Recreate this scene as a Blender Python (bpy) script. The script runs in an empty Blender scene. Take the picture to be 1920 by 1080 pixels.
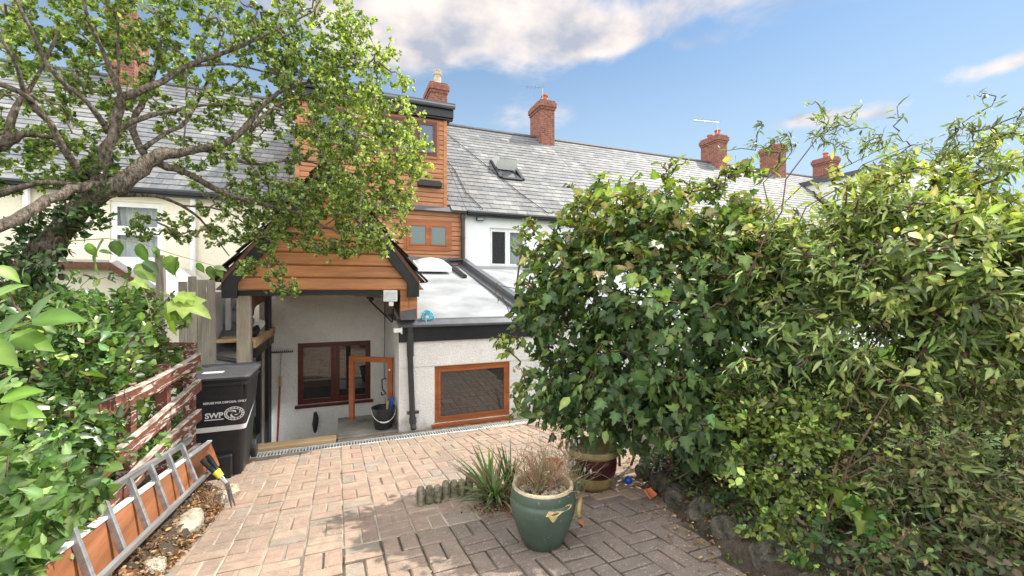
import bpy, math, random
import numpy as np
from mathutils import Vector, Matrix
random.seed(7); rng = np.random.default_rng(11)
R = math.radians
SC = bpy.context.scene; COL = SC.collection

# ---------------------------------------------------------------- camera
CAMZ = 1.25; YAW = R(22.0); F = 808.0
cd = bpy.data.cameras.new('camera'); cam = bpy.data.objects.new('camera', cd); COL.objects.link(cam)
cam.location = (0, 0, CAMZ); cam.rotation_euler = (R(90), 0, -YAW)
cd.sensor_width = 36; cd.lens = 36 * F / 1920; cd.clip_start = .02; cd.clip_end = 3000
SC.camera = cam
SC.view_settings.view_transform = 'Standard'; SC.view_settings.look = 'None'
SC.view_settings.exposure = 1.18; SC.view_settings.gamma = 1; SC.view_settings.use_curve_mapping = False
SC.cycles.max_bounces = 7; SC.cycles.transparent_max_bounces = 12
SC.cycles.use_adaptive_sampling = True; SC.cycles.use_denoising = True

def dirv(px, py):
    u = (px - 960) / F; v = (540 - py) / F
    return Vector((math.sin(YAW) + u * math.cos(YAW), math.cos(YAW) - u * math.sin(YAW), v))
def W(px, py, t):          # world point seen at (px,py) of the 1920 photograph, t metres ahead
    return Vector((0, 0, CAMZ)) + dirv(px, py) * t
def G(y): return -.126 * min(max(y, -40), 6.0)

# ---------------------------------------------------------------- sun + sky
SUN = Vector((.58, .10, .80)).normalized()
sl = bpy.data.lights.new('sun', 'SUN'); sl.energy = 2.7; sl.angle = R(.55); sl.color = (1, .94, .85)
so = bpy.data.objects.new('sun', sl); COL.objects.link(so)
so.rotation_euler = SUN.to_track_quat('Z', 'Y').to_euler(); so.location = (8, 2, 12)

w = bpy.data.worlds.new('World'); SC.world = w; w.use_nodes = True
nt = w.node_tree; nt.nodes.clear(); N = nt.nodes.new; L = nt.links.new
def M_(op, a, b=None, c=None):
    n = N('ShaderNodeMath'); n.operation = op
    for i, v in enumerate((a, b, c)):
        if v is None: continue
        if isinstance(v, (int, float)): n.inputs[i].default_value = v
        else: L(v, n.inputs[i])
    return n.outputs[0]
sky = N('ShaderNodeTexSky'); sky.sky_type = 'NISHITA'; sky.sun_disc = False
sky.sun_elevation = math.asin(SUN.z); sky.sun_rotation = math.atan2(SUN.x, SUN.y)
sky.air_density = 1.0; sky.dust_density = .6; sky.ozone_density = 2.2
tc = N('ShaderNodeTexCoord')
sep = N('ShaderNodeSeparateXYZ'); L(tc.outputs['Generated'], sep.inputs[0])
zz = M_('MAXIMUM', sep.outputs[2], .02)
den = M_('ADD', zz, .22)
cx = M_('DIVIDE', sep.outputs[0], den); cy = M_('DIVIDE', sep.outputs[1], den)
cmb = N('ShaderNodeCombineXYZ'); L(cx, cmb.inputs[0]); L(cy, cmb.inputs[1])
n1 = N('ShaderNodeTexNoise'); n1.inputs['Scale'].default_value = 2.2; n1.inputs['Detail'].default_value = 9; n1.inputs['Roughness'].default_value = .56
n1.inputs['Distortion'].default_value = .25
L(cmb.outputs[0], n1.inputs['Vector'])
n2 = N('ShaderNodeTexNoise'); n2.inputs['Scale'].default_value = 5.2; n2.inputs['Detail'].default_value = 5
L(cmb.outputs[0], n2.inputs['Vector'])
bias = None
for (px, py, rx, rz, s) in [(880, 15, .32, .07, .30), (820, 85, .22, .045, .20), (1330, 0, .16, .04, .16), (560, 30, .5, .16, .12),
                            (1880, 122, .08, .014, .20), (1620, 212, .09, .016, .17), (1500, 222, .06, .012, .17), (1300, 84, .05, .016, .15), (1680, 275, .18, .018, .12),
                            (1150, 80, .07, .018, .16), (1000, 300, 1.6, .10, .02), (1130, 75, .10, .03, .10)]:
    d = dirv(px, py).normalized()
    dx = M_('SUBTRACT', sep.outputs[0], d.x); dy = M_('SUBTRACT', sep.outputs[1], d.y); dz = M_('SUBTRACT', sep.outputs[2], d.z)
    hx = M_('DIVIDE', M_('SQRT', M_('ADD', M_('MULTIPLY', dx, dx), M_('MULTIPLY', dy, dy))), rx)
    hz = M_('DIVIDE', dz, rz)
    r2 = M_('ADD', M_('MULTIPLY', hx, hx), M_('MULTIPLY', hz, hz))
    g = M_('MULTIPLY', M_('EXPONENT', M_('MULTIPLY', r2, -1.0)), s)
    bias = g if bias is None else M_('ADD', bias, g)
val = M_('ADD', n1.outputs[0], bias)
mr = N('ShaderNodeMapRange'); mr.interpolation_type = 'SMOOTHSTEP'
L(val, mr.inputs[0]); mr.inputs[1].default_value = .615; mr.inputs[2].default_value = .84
low = N('ShaderNodeMapRange'); low.interpolation_type = 'SMOOTHSTEP'   # hazier near the horizon
L(sep.outputs[2], low.inputs[0]); low.inputs[1].default_value = .60; low.inputs[2].default_value = .08; low.inputs[3].default_value = .12; low.inputs[4].default_value = .92
ccol = N('ShaderNodeMix'); ccol.data_type = 'RGBA'
cr = N('ShaderNodeMapRange'); L(n2.outputs[0], cr.inputs[0]); cr.inputs[1].default_value = .36; cr.inputs[2].default_value = .6
L(cr.outputs[0], ccol.inputs[0]); ccol.inputs[6].default_value = (2.3, 2.5, 3.0, 1); ccol.inputs[7].default_value = (4.9, 4.4, 4.1, 1)
hz = N('ShaderNodeMix'); hz.data_type = 'RGBA'
skg = N('ShaderNodeMix'); skg.data_type = 'RGBA'; skg.blend_type = 'MULTIPLY'; skg.inputs[0].default_value = 1; L(sky.outputs[0], skg.inputs[6]); skg.inputs[7].default_value = (.40, .55, .64, 1)
L(low.outputs[0], hz.inputs[0]); L(skg.outputs[2], hz.inputs[6]); hz.inputs[7].default_value = (2.9, 3.7, 4.3, 1)
mx = N('ShaderNodeMix'); mx.data_type = 'RGBA'
L(mr.outputs[0], mx.inputs[0]); L(hz.outputs[2], mx.inputs[6]); L(ccol.outputs[2], mx.inputs[7])
fr = M_('ADD', M_('MULTIPLY', sep.outputs[0], math.sin(YAW)), M_('MULTIPLY', sep.outputs[1], math.cos(YAW)))
bk = N('ShaderNodeMapRange'); bk.interpolation_type = 'SMOOTHSTEP'; L(M_('ADD', fr, M_('MULTIPLY', M_('SUBTRACT', n1.outputs[0], .5), .3)), bk.inputs[0])
bk.inputs[1].default_value = .50; bk.inputs[2].default_value = .12                  # bright cloud fill, added behind the viewer and overhead to lift the shaded fronts
cloud_fill = N('ShaderNodeMix'); cloud_fill.data_type = 'RGBA'; L(n2.outputs[0], cloud_fill.inputs[0]); cloud_fill.inputs[6].default_value = (8.5, 9.0, 9.8, 1); cloud_fill.inputs[7].default_value = (13.5, 13.2, 12.8, 1)
fin = N('ShaderNodeMix'); fin.data_type = 'RGBA'; L(bk.outputs[0], fin.inputs[0]); L(mx.outputs[2], fin.inputs[6]); L(cloud_fill.outputs[2], fin.inputs[7])
bg = N('ShaderNodeBackground'); bg.inputs[1].default_value = .10; L(fin.outputs[2], bg.inputs[0])
wo = N('ShaderNodeOutputWorld'); L(bg.outputs[0], wo.inputs[0])

# ---------------------------------------------------------------- object helpers
def tag(o, label=None, cat=None, group=None, kind=None):
    if label: o['label'] = label
    if cat: o['category'] = cat
    if group: o['group'] = group
    if kind: o['kind'] = kind
    return o
def wloc(o):
    v = Vector((0, 0, 0))
    while o is not None: v += o.location; o = o.parent
    return v
def empty(name, loc, label=None, cat=None, group=None):
    o = bpy.data.objects.new(name, None); COL.objects.link(o); o.location = loc; o.empty_display_size = .1
    return tag(o, label, cat, group)
def link_mesh(me, name, mat, parent):
    o = bpy.data.objects.new(name, me)
    if mat is not None:
        for m in (mat if isinstance(mat, (list, tuple)) else [mat]): me.materials.append(m)
    COL.objects.link(o)
    if parent is not None: o.parent = parent
    return o
class MB:
    def __init__(s): s.v = []; s.f = []; s.mi = []; s.cur = 0; s.c = None
    def add(s, vs, fs):
        b = len(s.v); s.v += [tuple(p) for p in vs]; s.f += [tuple(b + i for i in f) for f in fs]; s.mi += [s.cur] * len(fs)
    def hexa(s, p): s.add(p, [(0, 3, 2, 1), (4, 5, 6, 7), (0, 1, 5, 4), (1, 2, 6, 5), (2, 3, 7, 6), (3, 0, 4, 7)]); return s
    def box(s, x0, y0, z0, x1, y1, z1):
        return s.hexa([(x0, y0, z0), (x1, y0, z0), (x1, y1, z0), (x0, y1, z0), (x0, y0, z1), (x1, y0, z1), (x1, y1, z1), (x0, y1, z1)])
    def bar(s, a, b, w, h, up=(0, 0, 1), w2=None, h2=None):      # rectangular bar from a to b
        a = Vector(a); b = Vector(b); d = (b - a).normalized(); up = Vector(up)
        if abs(d.dot(up)) > .99: up = Vector((0, 1, 0))
        x = d.cross(up).normalized(); y = x.cross(d).normalized(); w2 = w if w2 is None else w2; h2 = h if h2 is None else h2
        q = [a - x * w / 2 - y * h / 2, a + x * w / 2 - y * h / 2, a + x * w / 2 + y * h / 2, a - x * w / 2 + y * h / 2,
             b - x * w2 / 2 - y * h2 / 2, b + x * w2 / 2 - y * h2 / 2, b + x * w2 / 2 + y * h2 / 2, b - x * w2 / 2 + y * h2 / 2]
        return s.hexa(q)
    def quad(s, a, b, c, d): s.add([a, b, c, d], [(0, 1, 2, 3)]); return s
    def tube(s, pts, r, n=8, cap=True):
        pts = [Vector(p) for p in pts]; m = len(pts)
        if not isinstance(r, (list, tuple)): r = [r] * m
        vs = []; ref = None
        for i, p in enumerate(pts):
            d = (pts[min(i + 1, m - 1)] - pts[max(i - 1, 0)])
            d = d.normalized() if d.length > 1e-9 else Vector((0, 0, 1))
            if ref is None: ref = Vector((0, 0, 1)) if abs(d.z) < .9 else Vector((1, 0, 0))
            x = d.cross(ref); x = x.normalized() if x.length > 1e-6 else Vector((1, 0, 0)); y = x.cross(d).normalized(); ref = y
            for k in range(n):
                a = 2 * math.pi * k / n; vs.append(p + (x * math.cos(a) + y * math.sin(a)) * r[i])
        fs = [(i * n + k, i * n + (k + 1) % n, (i + 1) * n + (k + 1) % n, (i + 1) * n + k) for i in range(m - 1) for k in range(n)]
        if cap: fs += [tuple(range(n))[::-1], tuple((m - 1) * n + k for k in range(n))]
        s.add(vs, fs); return s
    def lathe(s, prof, n=24, c=(0, 0, 0), sx=1, sy=1, caps=3):
        m = len(prof); vs = [(c[0] + r * math.cos(2 * math.pi * k / n) * sx, c[1] + r * math.sin(2 * math.pi * k / n) * sy, c[2] + z) for r, z in prof for k in range(n)]
        fs = [(i * n + k, i * n + (k + 1) % n, (i + 1) * n + (k + 1) % n, (i + 1) * n + k) for i in range(m - 1) for k in range(n)]
        if prof[0][0] > 1e-5 and caps & 1: fs.append(tuple(range(n))[::-1])
        if prof[-1][0] > 1e-5 and caps & 2: fs.append(tuple((m - 1) * n + k for k in range(n)))
        s.add(vs, fs); return s
    def prism(s, poly, axis, a, b):       # poly in the two other axes (x,z for axis 'y'; y,z for 'x'; x,y for 'z')
        f = {'y': lambda p, t: (p[0], t, p[1]), 'x': lambda p, t: (t, p[0], p[1]), 'z': lambda p, t: (p[0], p[1], t)}[axis]
        n = len(poly); vs = [f(p, a) for p in poly] + [f(p, b) for p in poly]
        s.add(vs, [tuple(range(n)), tuple(range(2 * n - 1, n - 1, -1))] + [(k, n + k, n + (k + 1) % n, (k + 1) % n) for k in range(n)]); return s
    def build(s, name, mat, parent=None, bevel=0, smooth=False, fixn=True):
        me = bpy.data.meshes.new(name); off = wloc(parent) if parent is not None else Vector((0, 0, 0))
        me.from_pydata([(p[0] - off.x, p[1] - off.y, p[2] - off.z) for p in s.v], [], s.f)
        if isinstance(mat, (list, tuple)):
            me.polygons.foreach_set('material_index', s.mi)
        if s.c is not None:
            ca = me.color_attributes.new('col', 'FLOAT_COLOR', 'POINT')
            ca.data.foreach_set('color', np.array(s.c, dtype=np.float32).ravel())
        if fixn:
            import bmesh
            bm = bmesh.new(); bm.from_mesh(me); bmesh.ops.recalc_face_normals(bm, faces=bm.faces); bm.to_mesh(me); bm.free()
        if smooth: me.polygons.foreach_set('use_smooth', [True] * len(me.polygons))
        o = link_mesh(me, name, mat, parent)
        if bevel:
            md = o.modifiers.new('bevel', 'BEVEL'); md.width = bevel; md.segments = 2; md.limit_method = 'ANGLE'; md.angle_limit = R(35)
        return o
def np_mesh(name, V, polys_sizes, loops, mat, parent=None, col=None, smooth=False):
    me = bpy.data.meshes.new(name); V = np.asarray(V, dtype=np.float32).reshape(-1, 3)
    if parent is not None: V = V - np.array(wloc(parent), dtype=np.float32)
    me.vertices.add(len(V)); me.vertices.foreach_set('co', V.ravel())
    me.loops.add(len(loops)); me.loops.foreach_set('vertex_index', np.asarray(loops, dtype=np.int32))
    st = np.concatenate([[0], np.cumsum(polys_sizes)[:-1]]).astype(np.int32)
    me.polygons.add(len(polys_sizes)); me.polygons.foreach_set('loop_start', st)
    me.update(calc_edges=True); me.validate()
    if col is not None:
        ca = me.color_attributes.new('col', 'FLOAT_COLOR', 'POINT'); c4 = np.ones((len(V), 4), dtype=np.float32); c4[:, :3] = col
        ca.data.foreach_set('color', c4.ravel())
    me.polygons.foreach_set('use_smooth', [bool(smooth)] * len(me.polygons))
    return link_mesh(me, name, mat, parent)
def text_mesh(s, size, x, y, z, name, mat, parent, align='CENTER', ext=.0008, sx=1.0, rot=0.0, bold=0.0):
    cu = bpy.data.curves.new('txt', 'FONT'); cu.body = s; cu.size = size; cu.align_x = align; cu.extrude = ext; cu.offset = bold
    o = bpy.data.objects.new('txt', cu); COL.objects.link(o)
    dg = bpy.context.evaluated_depsgraph_get(); me = bpy.data.meshes.new_from_object(o.evaluated_get(dg))
    bpy.data.objects.remove(o)
    me.transform(Matrix.Translation((x, y, z)) @ Matrix.Rotation(rot, 4, 'Y') @ Matrix.Rotation(R(90), 4, 'X') @ Matrix.Diagonal((sx, 1, 1, 1)))
    if parent is not None: me.transform(Matrix.Translation(-wloc(parent)))
    me.name = name; me.materials.clear()
    return link_mesh(me, name, mat, parent)
def copy_tree(o, parent=None):
    c = o.copy(); COL.objects.link(c)
    if parent is not None: c.parent = parent
    for ch in [k for k in bpy.data.objects if k.parent == o]: copy_tree(ch, c)
    return c

# ---------------------------------------------------------------- materials
def newmat(name):
    m = bpy.data.materials.new(name); m.use_nodes = True; t = m.node_tree
    return m, t, t.nodes['Principled BSDF']
def noise(t, scale, detail=4, rough=.55, vec=None, stretch=None, coord='Object', dist=0):
    tcn = t.nodes.new('ShaderNodeTexCoord'); v = tcn.outputs[coord] if vec is None else vec
    if stretch:
        mp = t.nodes.new('ShaderNodeMapping'); mp.inputs['Scale'].default_value = stretch; t.links.new(v, mp.inputs[0]); v = mp.outputs[0]
    n = t.nodes.new('ShaderNodeTexNoise'); n.inputs['Scale'].default_value = scale; n.inputs['Detail'].default_value = detail; n.inputs['Roughness'].default_value = rough
    n.inputs['Distortion'].default_value = dist
    t.links.new(v, n.inputs['Vector']); return n.outputs[0]
def ramp(t, fac, stops):
    r = t.nodes.new('ShaderNodeValToRGB'); el = r.color_ramp.elements
    while len(el) < len(stops): el.new(.5)
    for e, (p, c) in zip(el, stops): e.position = p; e.color = (*c, 1) if len(c) == 3 else c
    t.links.new(fac, r.inputs[0]); return r.outputs[0]
def mixc(t, fac, a, b, mode='MIX'):
    n = t.nodes.new('ShaderNodeMix'); n.data_type = 'RGBA'; n.blend_type = mode
    for i, v in ((0, fac), (6, a), (7, b)):
        if isinstance(v, (int, float)): n.inputs[i].default_value = v
        elif isinstance(v, tuple): n.inputs[i].default_value = (*v, 1)
        else: t.links.new(v, n.inputs[i])
    return n.outputs[2]
def bump(t, b, h, strength=.4, dist=.01, prev=None):
    n = t.nodes.new('ShaderNodeBump'); n.inputs['Strength'].default_value = strength; n.inputs['Distance'].default_value = dist
    t.links.new(h, n.inputs['Height'])
    if prev is not None: t.links.new(prev, n.inputs['Normal'])
    t.links.new(n.outputs[0], b.inputs['Normal']); return n.outputs[0]
def simple(name, c, rough=.6, var=.18, scale=6, bs=0, bscale=40, bd=.003, metal=0, spec=.5, c2=None, stretch=None, detail=5):
    m, t, b = newmat(name)
    n = noise(t, scale, detail, stretch=stretch)
    lo = tuple(x * (1 - var) for x in c) if c2 is None else c; hi = tuple(min(1, x * (1 + var)) for x in c) if c2 is None else c2
    t.links.new(ramp(t, n, [(.32, lo), (.68, hi)]), b.inputs['Base Color'])
    b.inputs['Roughness'].default_value = rough; b.inputs['Metallic'].default_value = metal; b.inputs['Specular IOR Level'].default_value = spec
    if bs: bump(t, b, noise(t, bscale, 4, stretch=stretch), bs, bd)
    return m
MT = {}
def wood(name, c1, c2, axis='x', rough=.45, gs=9, bs=.15):
    m, t, b = newmat(name); st = {'x': (.12, 1, 1), 'y': (1, .12, 1), 'z': (1, 1, .12)}[axis]
    n = noise(t, gs, 6, .62, stretch=st, dist=1.2); n2 = noise(t, gs * 9, 3, .6, stretch=st)
    a = ramp(t, n, [(.3, c1), (.7, c2)]); a = mixc(t, .8, a, ramp(t, noise(t, 3.3, 3, .5, stretch={'x': (.25, .5, 3.2), 'y': (.5, .25, 3.2), 'z': (3.2, 3.2, .25)}[axis]), [(.3, (.68, .66, .66)), (.62, (1.12, 1.12, 1.1))]), 'MULTIPLY')
    a = mixc(t, .25, a, ramp(t, n2, [(.35, (.45, .45, .45)), (.6, (1, 1, 1))]), 'MULTIPLY')
    t.links.new(a, b.inputs['Base Color']); b.inputs['Roughness'].default_value = rough
    bump(t, b, n2, bs, .003); return m
MT['clad'] = wood('clad_oak', (.36, .135, .05), (.57, .25, .10), 'x', .42)
MT['clad_y'] = wood('clad_oak_y', (.36, .105, .028), (.56, .20, .055), 'y', .42)
MT['plank'] = wood('plank_oak', (.30, .11, .045), (.44, .18, .075), 'y', .5)
MT['frame'] = wood('frame_oak', (.30, .085, .025), (.42, .13, .038), 'x', .4)
MT['frame_red'] = wood('frame_rosewood', (.085, .014, .009), (.13, .024, .014), 'x', .3)
MT['post'] = wood('weathered_post', (.30, .25, .19), (.52, .45, .36), 'z', .8, 14, .4)
MT['greywood'] = wood('grey_fence_wood', (.20, .17, .14), (.42, .37, .31), 'z', .9, 22, .6)
MT['brownbeam'] = wood('brown_beam', (.11, .04, .02), (.19, .075, .035), 'y', .6)
MT['newwood'] = wood('pale_sleeper', (.52, .34, .17), (.70, .50, .29), 'x', .7, 7, .3)
MT['black'] = simple('black_paint', (.011, .012, .016), .42, .25, 12, .15, 30)
MT['gutter'] = simple('grey_trim', (.075, .08, .09), .4, .2, 8)
MT['pipe'] = simple('black_pipe', (.035, .036, .04), .38, .3, 9)
MT['binp'] = simple('bin_plastic', (.017, .018, .020), .42, .25, 25, .25, 260, .0006)
MT['upvc'] = simple('white_upvc', (.78, .78, .76), .35, .05, 5)
MT['alu'] = simple('aluminium', (.36, .37, .38), .5, .3, 22, .3, 160, .001, metal=.6, stretch=(1, .1, 1))
MT['steel'] = simple('steel', (.42, .42, .43), .35, .2, 30, metal=.85)
MT['rubber'] = simple('rubber', (.018, .018, .019), .7, .2, 30)
MT['concrete'] = simple('concrete', (.24, .215, .18), .9, .35, 9, .5, 60, .006)
MT['flash'] = simple('roof_upstand', (.10, .105, .115), .5, .15, 4)
MT['white_print'] = simple('white_print', (.62, .62, .60), .6, .06, 60)
MT['yellow'] = simple('yellow_plastic', (.78, .63, .02), .4, .08, 30)
MT['terra'] = simple('terracotta', (.47, .13, .05), .8, .25, 18, .3, 60, .003)
MT['blue'] = simple('blue_plastic', (.012, .10, .42), .3, .1, 20)
MT['rope'] = simple('blue_rope', (.16, .55, .70), .7, .2, 60)
MT['twig'] = simple('dry_twig', (.34, .22, .13), .9, .4, 30)
MT['redpole'] = simple('red_pole', (.36, .03, .025), .4, .15, 30)
MT['mustard'] = simple('mustard_plastic', (.45, .29, .06), .5, .15, 30)
def stucco(name, c, s=1.0, grime=.12, sc=55, d=.010, dirt=False):
    m, t, b = newmat(name)
    a = ramp(t, noise(t, 2.2, 6), [(.3, tuple(x * (1 - grime) for x in c)), (.62, c)])
    g = ramp(t, noise(t, 26, 4), [(.30, (.80, .77, .72)), (.46, (1, 1, 1))]); a = mixc(t, .5, a, g, 'MULTIPLY')
    if dirt:                                        # splash dirt along the foot of the wall, ragged edge
        tz = t.nodes.new('ShaderNodeTexCoord'); sz = t.nodes.new('ShaderNodeSeparateXYZ'); t.links.new(tz.outputs['Object'], sz.inputs[0])
        mm = t.nodes.new('ShaderNodeMath'); mm.operation = 'MULTIPLY_ADD'; t.links.new(noise(t, 5, 6), mm.inputs[0]); mm.inputs[1].default_value = .55; t.links.new(sz.outputs[2], mm.inputs[2])
        a = mixc(t, ramp(t, mm.outputs[0], [(.22, (.75, .75, .75)), (.42, (0, 0, 0))]), a, (.27, .235, .19))
    t.links.new(a, b.inputs['Base Color']); b.inputs['Roughness'].default_value = .9
    tcn = t.nodes.new('ShaderNodeTexCoord'); vo = t.nodes.new('ShaderNodeTexVoronoi'); vo.inputs['Scale'].default_value = sc; vo.feature = 'SMOOTH_F1'
    t.links.new(tcn.outputs['Object'], vo.inputs['Vector'])
    inv = t.nodes.new('ShaderNodeMath'); inv.operation = 'SUBTRACT'; inv.inputs[0].default_value = 1; t.links.new(vo.outputs['Distance'], inv.inputs[1])
    p = bump(t, b, inv.outputs[0], .75 * s, d); bump(t, b, noise(t, 30, 5), .6 * s, d, p); return m
MT['render'] = stucco('white_roughcast', (.80, .79, .765), 1.0, .16, dirt=True)
MT['render_in'] = stucco('white_roughcast_inner', (.84, .82, .77), 1.0, .16)
MT['render_smooth'] = stucco('smooth_white_render', (.82, .83, .84), .18, .05, 80, .003)
MT['cream'] = stucco('cream_render', (.82, .76, .60), .15, .08, 60, .003)
# brick
def brickmat(name, c1, c2, mortar, sc=1.0):
    m, t, b = newmat(name); tcn = t.nodes.new('ShaderNodeTexCoord'); sp = t.nodes.new('ShaderNodeSeparateXYZ'); t.links.new(tcn.outputs['Object'], sp.inputs[0])
    ad = t.nodes.new('ShaderNodeMath'); t.links.new(sp.outputs[0], ad.inputs[0]); t.links.new(sp.outputs[1], ad.inputs[1])
    cb = t.nodes.new('ShaderNodeCombineXYZ'); t.links.new(ad.outputs[0], cb.inputs[0]); t.links.new(sp.outputs[2], cb.inputs[1])
    br = t.nodes.new('ShaderNodeTexBrick'); t.links.new(cb.outputs[0], br.inputs['Vector']); br.inputs['Scale'].default_value = sc
    br.inputs['Brick Width'].default_value = .22; br.inputs['Row Height'].default_value = .075; br.inputs['Mortar Size'].default_value = .008
    br.inputs['Color1'].default_value = (*c1, 1); br.inputs['Color2'].default_value = (*c2, 1); br.inputs['Mortar'].default_value = (*mortar, 1); br.inputs['Bias'].default_value = -.1
    n = ramp(t, noise(t, 9, 6), [(.3, (.45, .42, .42)), (.62, (1, 1, 1))]); t.links.new(mixc(t, .8, br.outputs[0], n, 'MULTIPLY'), b.inputs['Base Color'])
    b.inputs['Roughness'].default_value = .9; iv = t.nodes.new('ShaderNodeMath'); iv.operation = 'SUBTRACT'; iv.inputs[0].default_value = 1; t.links.new(br.outputs['Fac'], iv.inputs[1])
    p = bump(t, b, iv.outputs[0], .8, .01); bump(t, b, noise(t, 60, 4), .4, .005, p); return m
MT['brick'] = brickmat('chimney_brick', (.36, .11, .065), (.27, .075, .05), (.30, .26, .22))
# attribute driven (per piece colours)
def attrmat(name, rough=.8, bs=.4, bscale=90, bd=.003, speck=None, spec=.5, stain=None, mn=None):
    m, t, b = newmat(name); at = t.nodes.new('ShaderNodeAttribute'); at.attribute_name = 'col'; a = at.outputs[0]
    a = mixc(t, .6, a, ramp(t, noise(t, 14, 6), [(.28, (.62, .62, .62)), (.66, (1.12, 1.12, 1.12))]), 'MULTIPLY')
    if stain: a = mixc(t, ramp(t, noise(t, 1.1, 6, .65), [(.42, (0, 0, 0)), (.68, (stain[1],) * 3)]), a, stain[0])
    if speck: a = mixc(t, ramp(t, noise(t, speck[1], 3, .7), [(speck[2], (0, 0, 0)), (speck[2] + .06, (speck[3],) * 3)]), a, speck[0])
    t.links.new(a, b.inputs['Base Color']); b.inputs['Roughness'].default_value = rough; b.inputs['Specular IOR Level'].default_value = spec
    if bs: bump(t, b, noise(t, bscale, 4), bs, bd)
    return m
MT['paver'] = attrmat('paver', .85, .55, 120, .004, ((.58, .52, .43), 80, .60, .6), .3, ((.15, .135, .115), .45))
MT['slate'] = attrmat('slate', .66, .35, 50, .004, ((.42, .42, .40), 22, .60, .5), .35, ((.30, .30, .28), .5))
def leafmat(name, trans=.28, rough=.45, spec=.4):
    m, t, b = newmat(name); at = t.nodes.new('ShaderNodeAttribute'); at.attribute_name = 'col'
    b.inputs['Roughness'].default_value = rough; b.inputs['Specular IOR Level'].default_value = spec
    a = mixc(t, .5, at.outputs[0], ramp(t, noise(t, 30, 3), [(.3, (.7, .7, .7)), (.7, (1.15, 1.15, 1.1))]), 'MULTIPLY')
    t.links.new(a, b.inputs['Base Color'])
    tr = t.nodes.new('ShaderNodeBsdfTranslucent'); t.links.new(mixc(t, 1, a, (1.5, 1.7, .6), 'MULTIPLY'), tr.inputs[0])
    mxs = t.nodes.new('ShaderNodeMixShader'); mxs.inputs[0].default_value = trans
    t.links.new(b.outputs[0], mxs.inputs[1]); t.links.new(tr.outputs[0], mxs.inputs[2]); t.links.new(mxs.outputs[0], t.nodes['Material Output'].inputs[0]); return m
MT['leaf'] = leafmat('leaf'); MT['leaf_gloss'] = leafmat('glossy_leaf', .22, .28, .6); MT['leaf_dry'] = leafmat('dry_leaf', .15, .8, .2)
MT['bark'] = simple('bark', (.035, .028, .02), .95, 0, 48, 1.0, 70, .06, c2=(.30, .24, .18), stretch=(1, 1, .35), detail=9)
MT['stem'] = simple('stem', (.11, .065, .04), .8, .4, 20); MT['twigbark'] = simple('twig_bark', (.25, .20, .155), .9, .3, 30)
MT['soil'] = simple('soil', (.03, .022, .015), .98, 0, 9, 1.0, 40, .03, c2=(.105, .08, .055), detail=9)
MT['grass'] = simple('garden_ground', (.035, .06, .015), .95, 0, 3, .9, 50, .03, c2=(.10, .16, .03))
MT['joint'] = simple('dark_joint', (.035, .03, .02), .95, 0, 6, .6, 90, .004, c2=(.13, .11, .075), detail=8)
MT['sand'] = simple('joint_sand', (.13, .105, .08), .95, 0, 2.2, .6, 90, .004, c2=(.50, .43, .34), detail=8)
MT['rock'] = simple('rock', (.22, .17, .11), .92, 0, 11, 1.0, 25, .04, c2=(.62, .56, .44), detail=9)
MT['rock_dark'] = simple('mossy_rock', (.018, .02, .012), .95, 0, 13, 1.0, 30, .04, c2=(.17, .155, .115), detail=9)
MT['dark'] = simple('dark_room', (.02, .019, .018), .9, .2, 3)
MT['netting'] = simple('net_curtain', (.74, .80, .80), .9, .15, 14, .4, 60, .004, stretch=(3, 1, .3))
def flaky():
    m, t, b = newmat('flaking_paint'); n = noise(t, 17, 9, .70, stretch=(1, .16, 1.5), dist=.8)
    red = ramp(t, noise(t, 20, 5), [(.3, (.10, .032, .02)), (.7, (.22, .08, .05))])
    a = mixc(t, ramp(t, n, [(.545, (0, 0, 0)), (.57, (1, 1, 1))]), red, ramp(t, noise(t, 35, 5, stretch=(1, .2, 1)), [(.3, (.30, .22, .17)), (.5, (.66, .58, .50))]))
    t.links.new(a, b.inputs['Base Color']); b.inputs['Roughness'].default_value = .8; bump(t, b, n, .9, .008); return m
MT['flaky'] = flaky()
def glass(name, tint, see=.0, rough=.02):
    m, t, b = newmat(name); b.inputs['Base Color'].default_value = (*tint, 1); b.inputs['Roughness'].default_value = rough; b.inputs['IOR'].default_value = 1.52
    bump(t, b, noise(t, 1.6, 2), .05, .02)
    if see:
        tr = t.nodes.new('ShaderNodeBsdfTransparent'); mxs = t.nodes.new('ShaderNodeMixShader'); mxs.inputs[0].default_value = see
        t.links.new(b.outputs[0], mxs.inputs[1]); t.links.new(tr.outputs[0], mxs.inputs[2]); t.links.new(mxs.outputs[0], t.nodes['Material Output'].inputs[0])
    return m
MT['glass'] = glass('dark_glass', (.026, .026, .026)); MT['glass'].node_tree.nodes['Principled BSDF'].inputs['IOR'].default_value = 1.9; MT['glass_see'] = glass('window_glass', (.05, .055, .06), .82)
MT['frost'] = glass('frosted_glass', (.15, .19, .18), 0, .35); MT['bluegl'] = glass('bluish_glass', (.10, .135, .19), 0, .08)
m, t, b = newmat('green_glaze')
g = ramp(t, noise(t, 5, 5), [(.3, (.045, .075, .055)), (.7, (.075, .115, .085))])
g = mixc(t, ramp(t, noise(t, 26, 6, .7), [(.62, (0, 0, 0)), (.66, (.8, .8, .8))]), g, (.33, .30, .20))
t.links.new(g, b.inputs['Base Color']); b.inputs['Roughness'].default_value = .42; bump(t, b, noise(t, 40, 4), .25, .003); MT['pot_green'] = m
MT['pot_rim'] = simple('worn_rim', (.30, .22, .12), .85, 0, 22, .4, 60, .004, c2=(.55, .45, .31))
MT['pot_red'] = simple('maroon_glaze', (.055, .010, .012), .3, .4, 14)
MT['pot_tan'] = simple('tan_glaze', (.17, .13, .045), .6, 0, 14, .3, 60, .003, c2=(.34, .26, .11))
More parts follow.
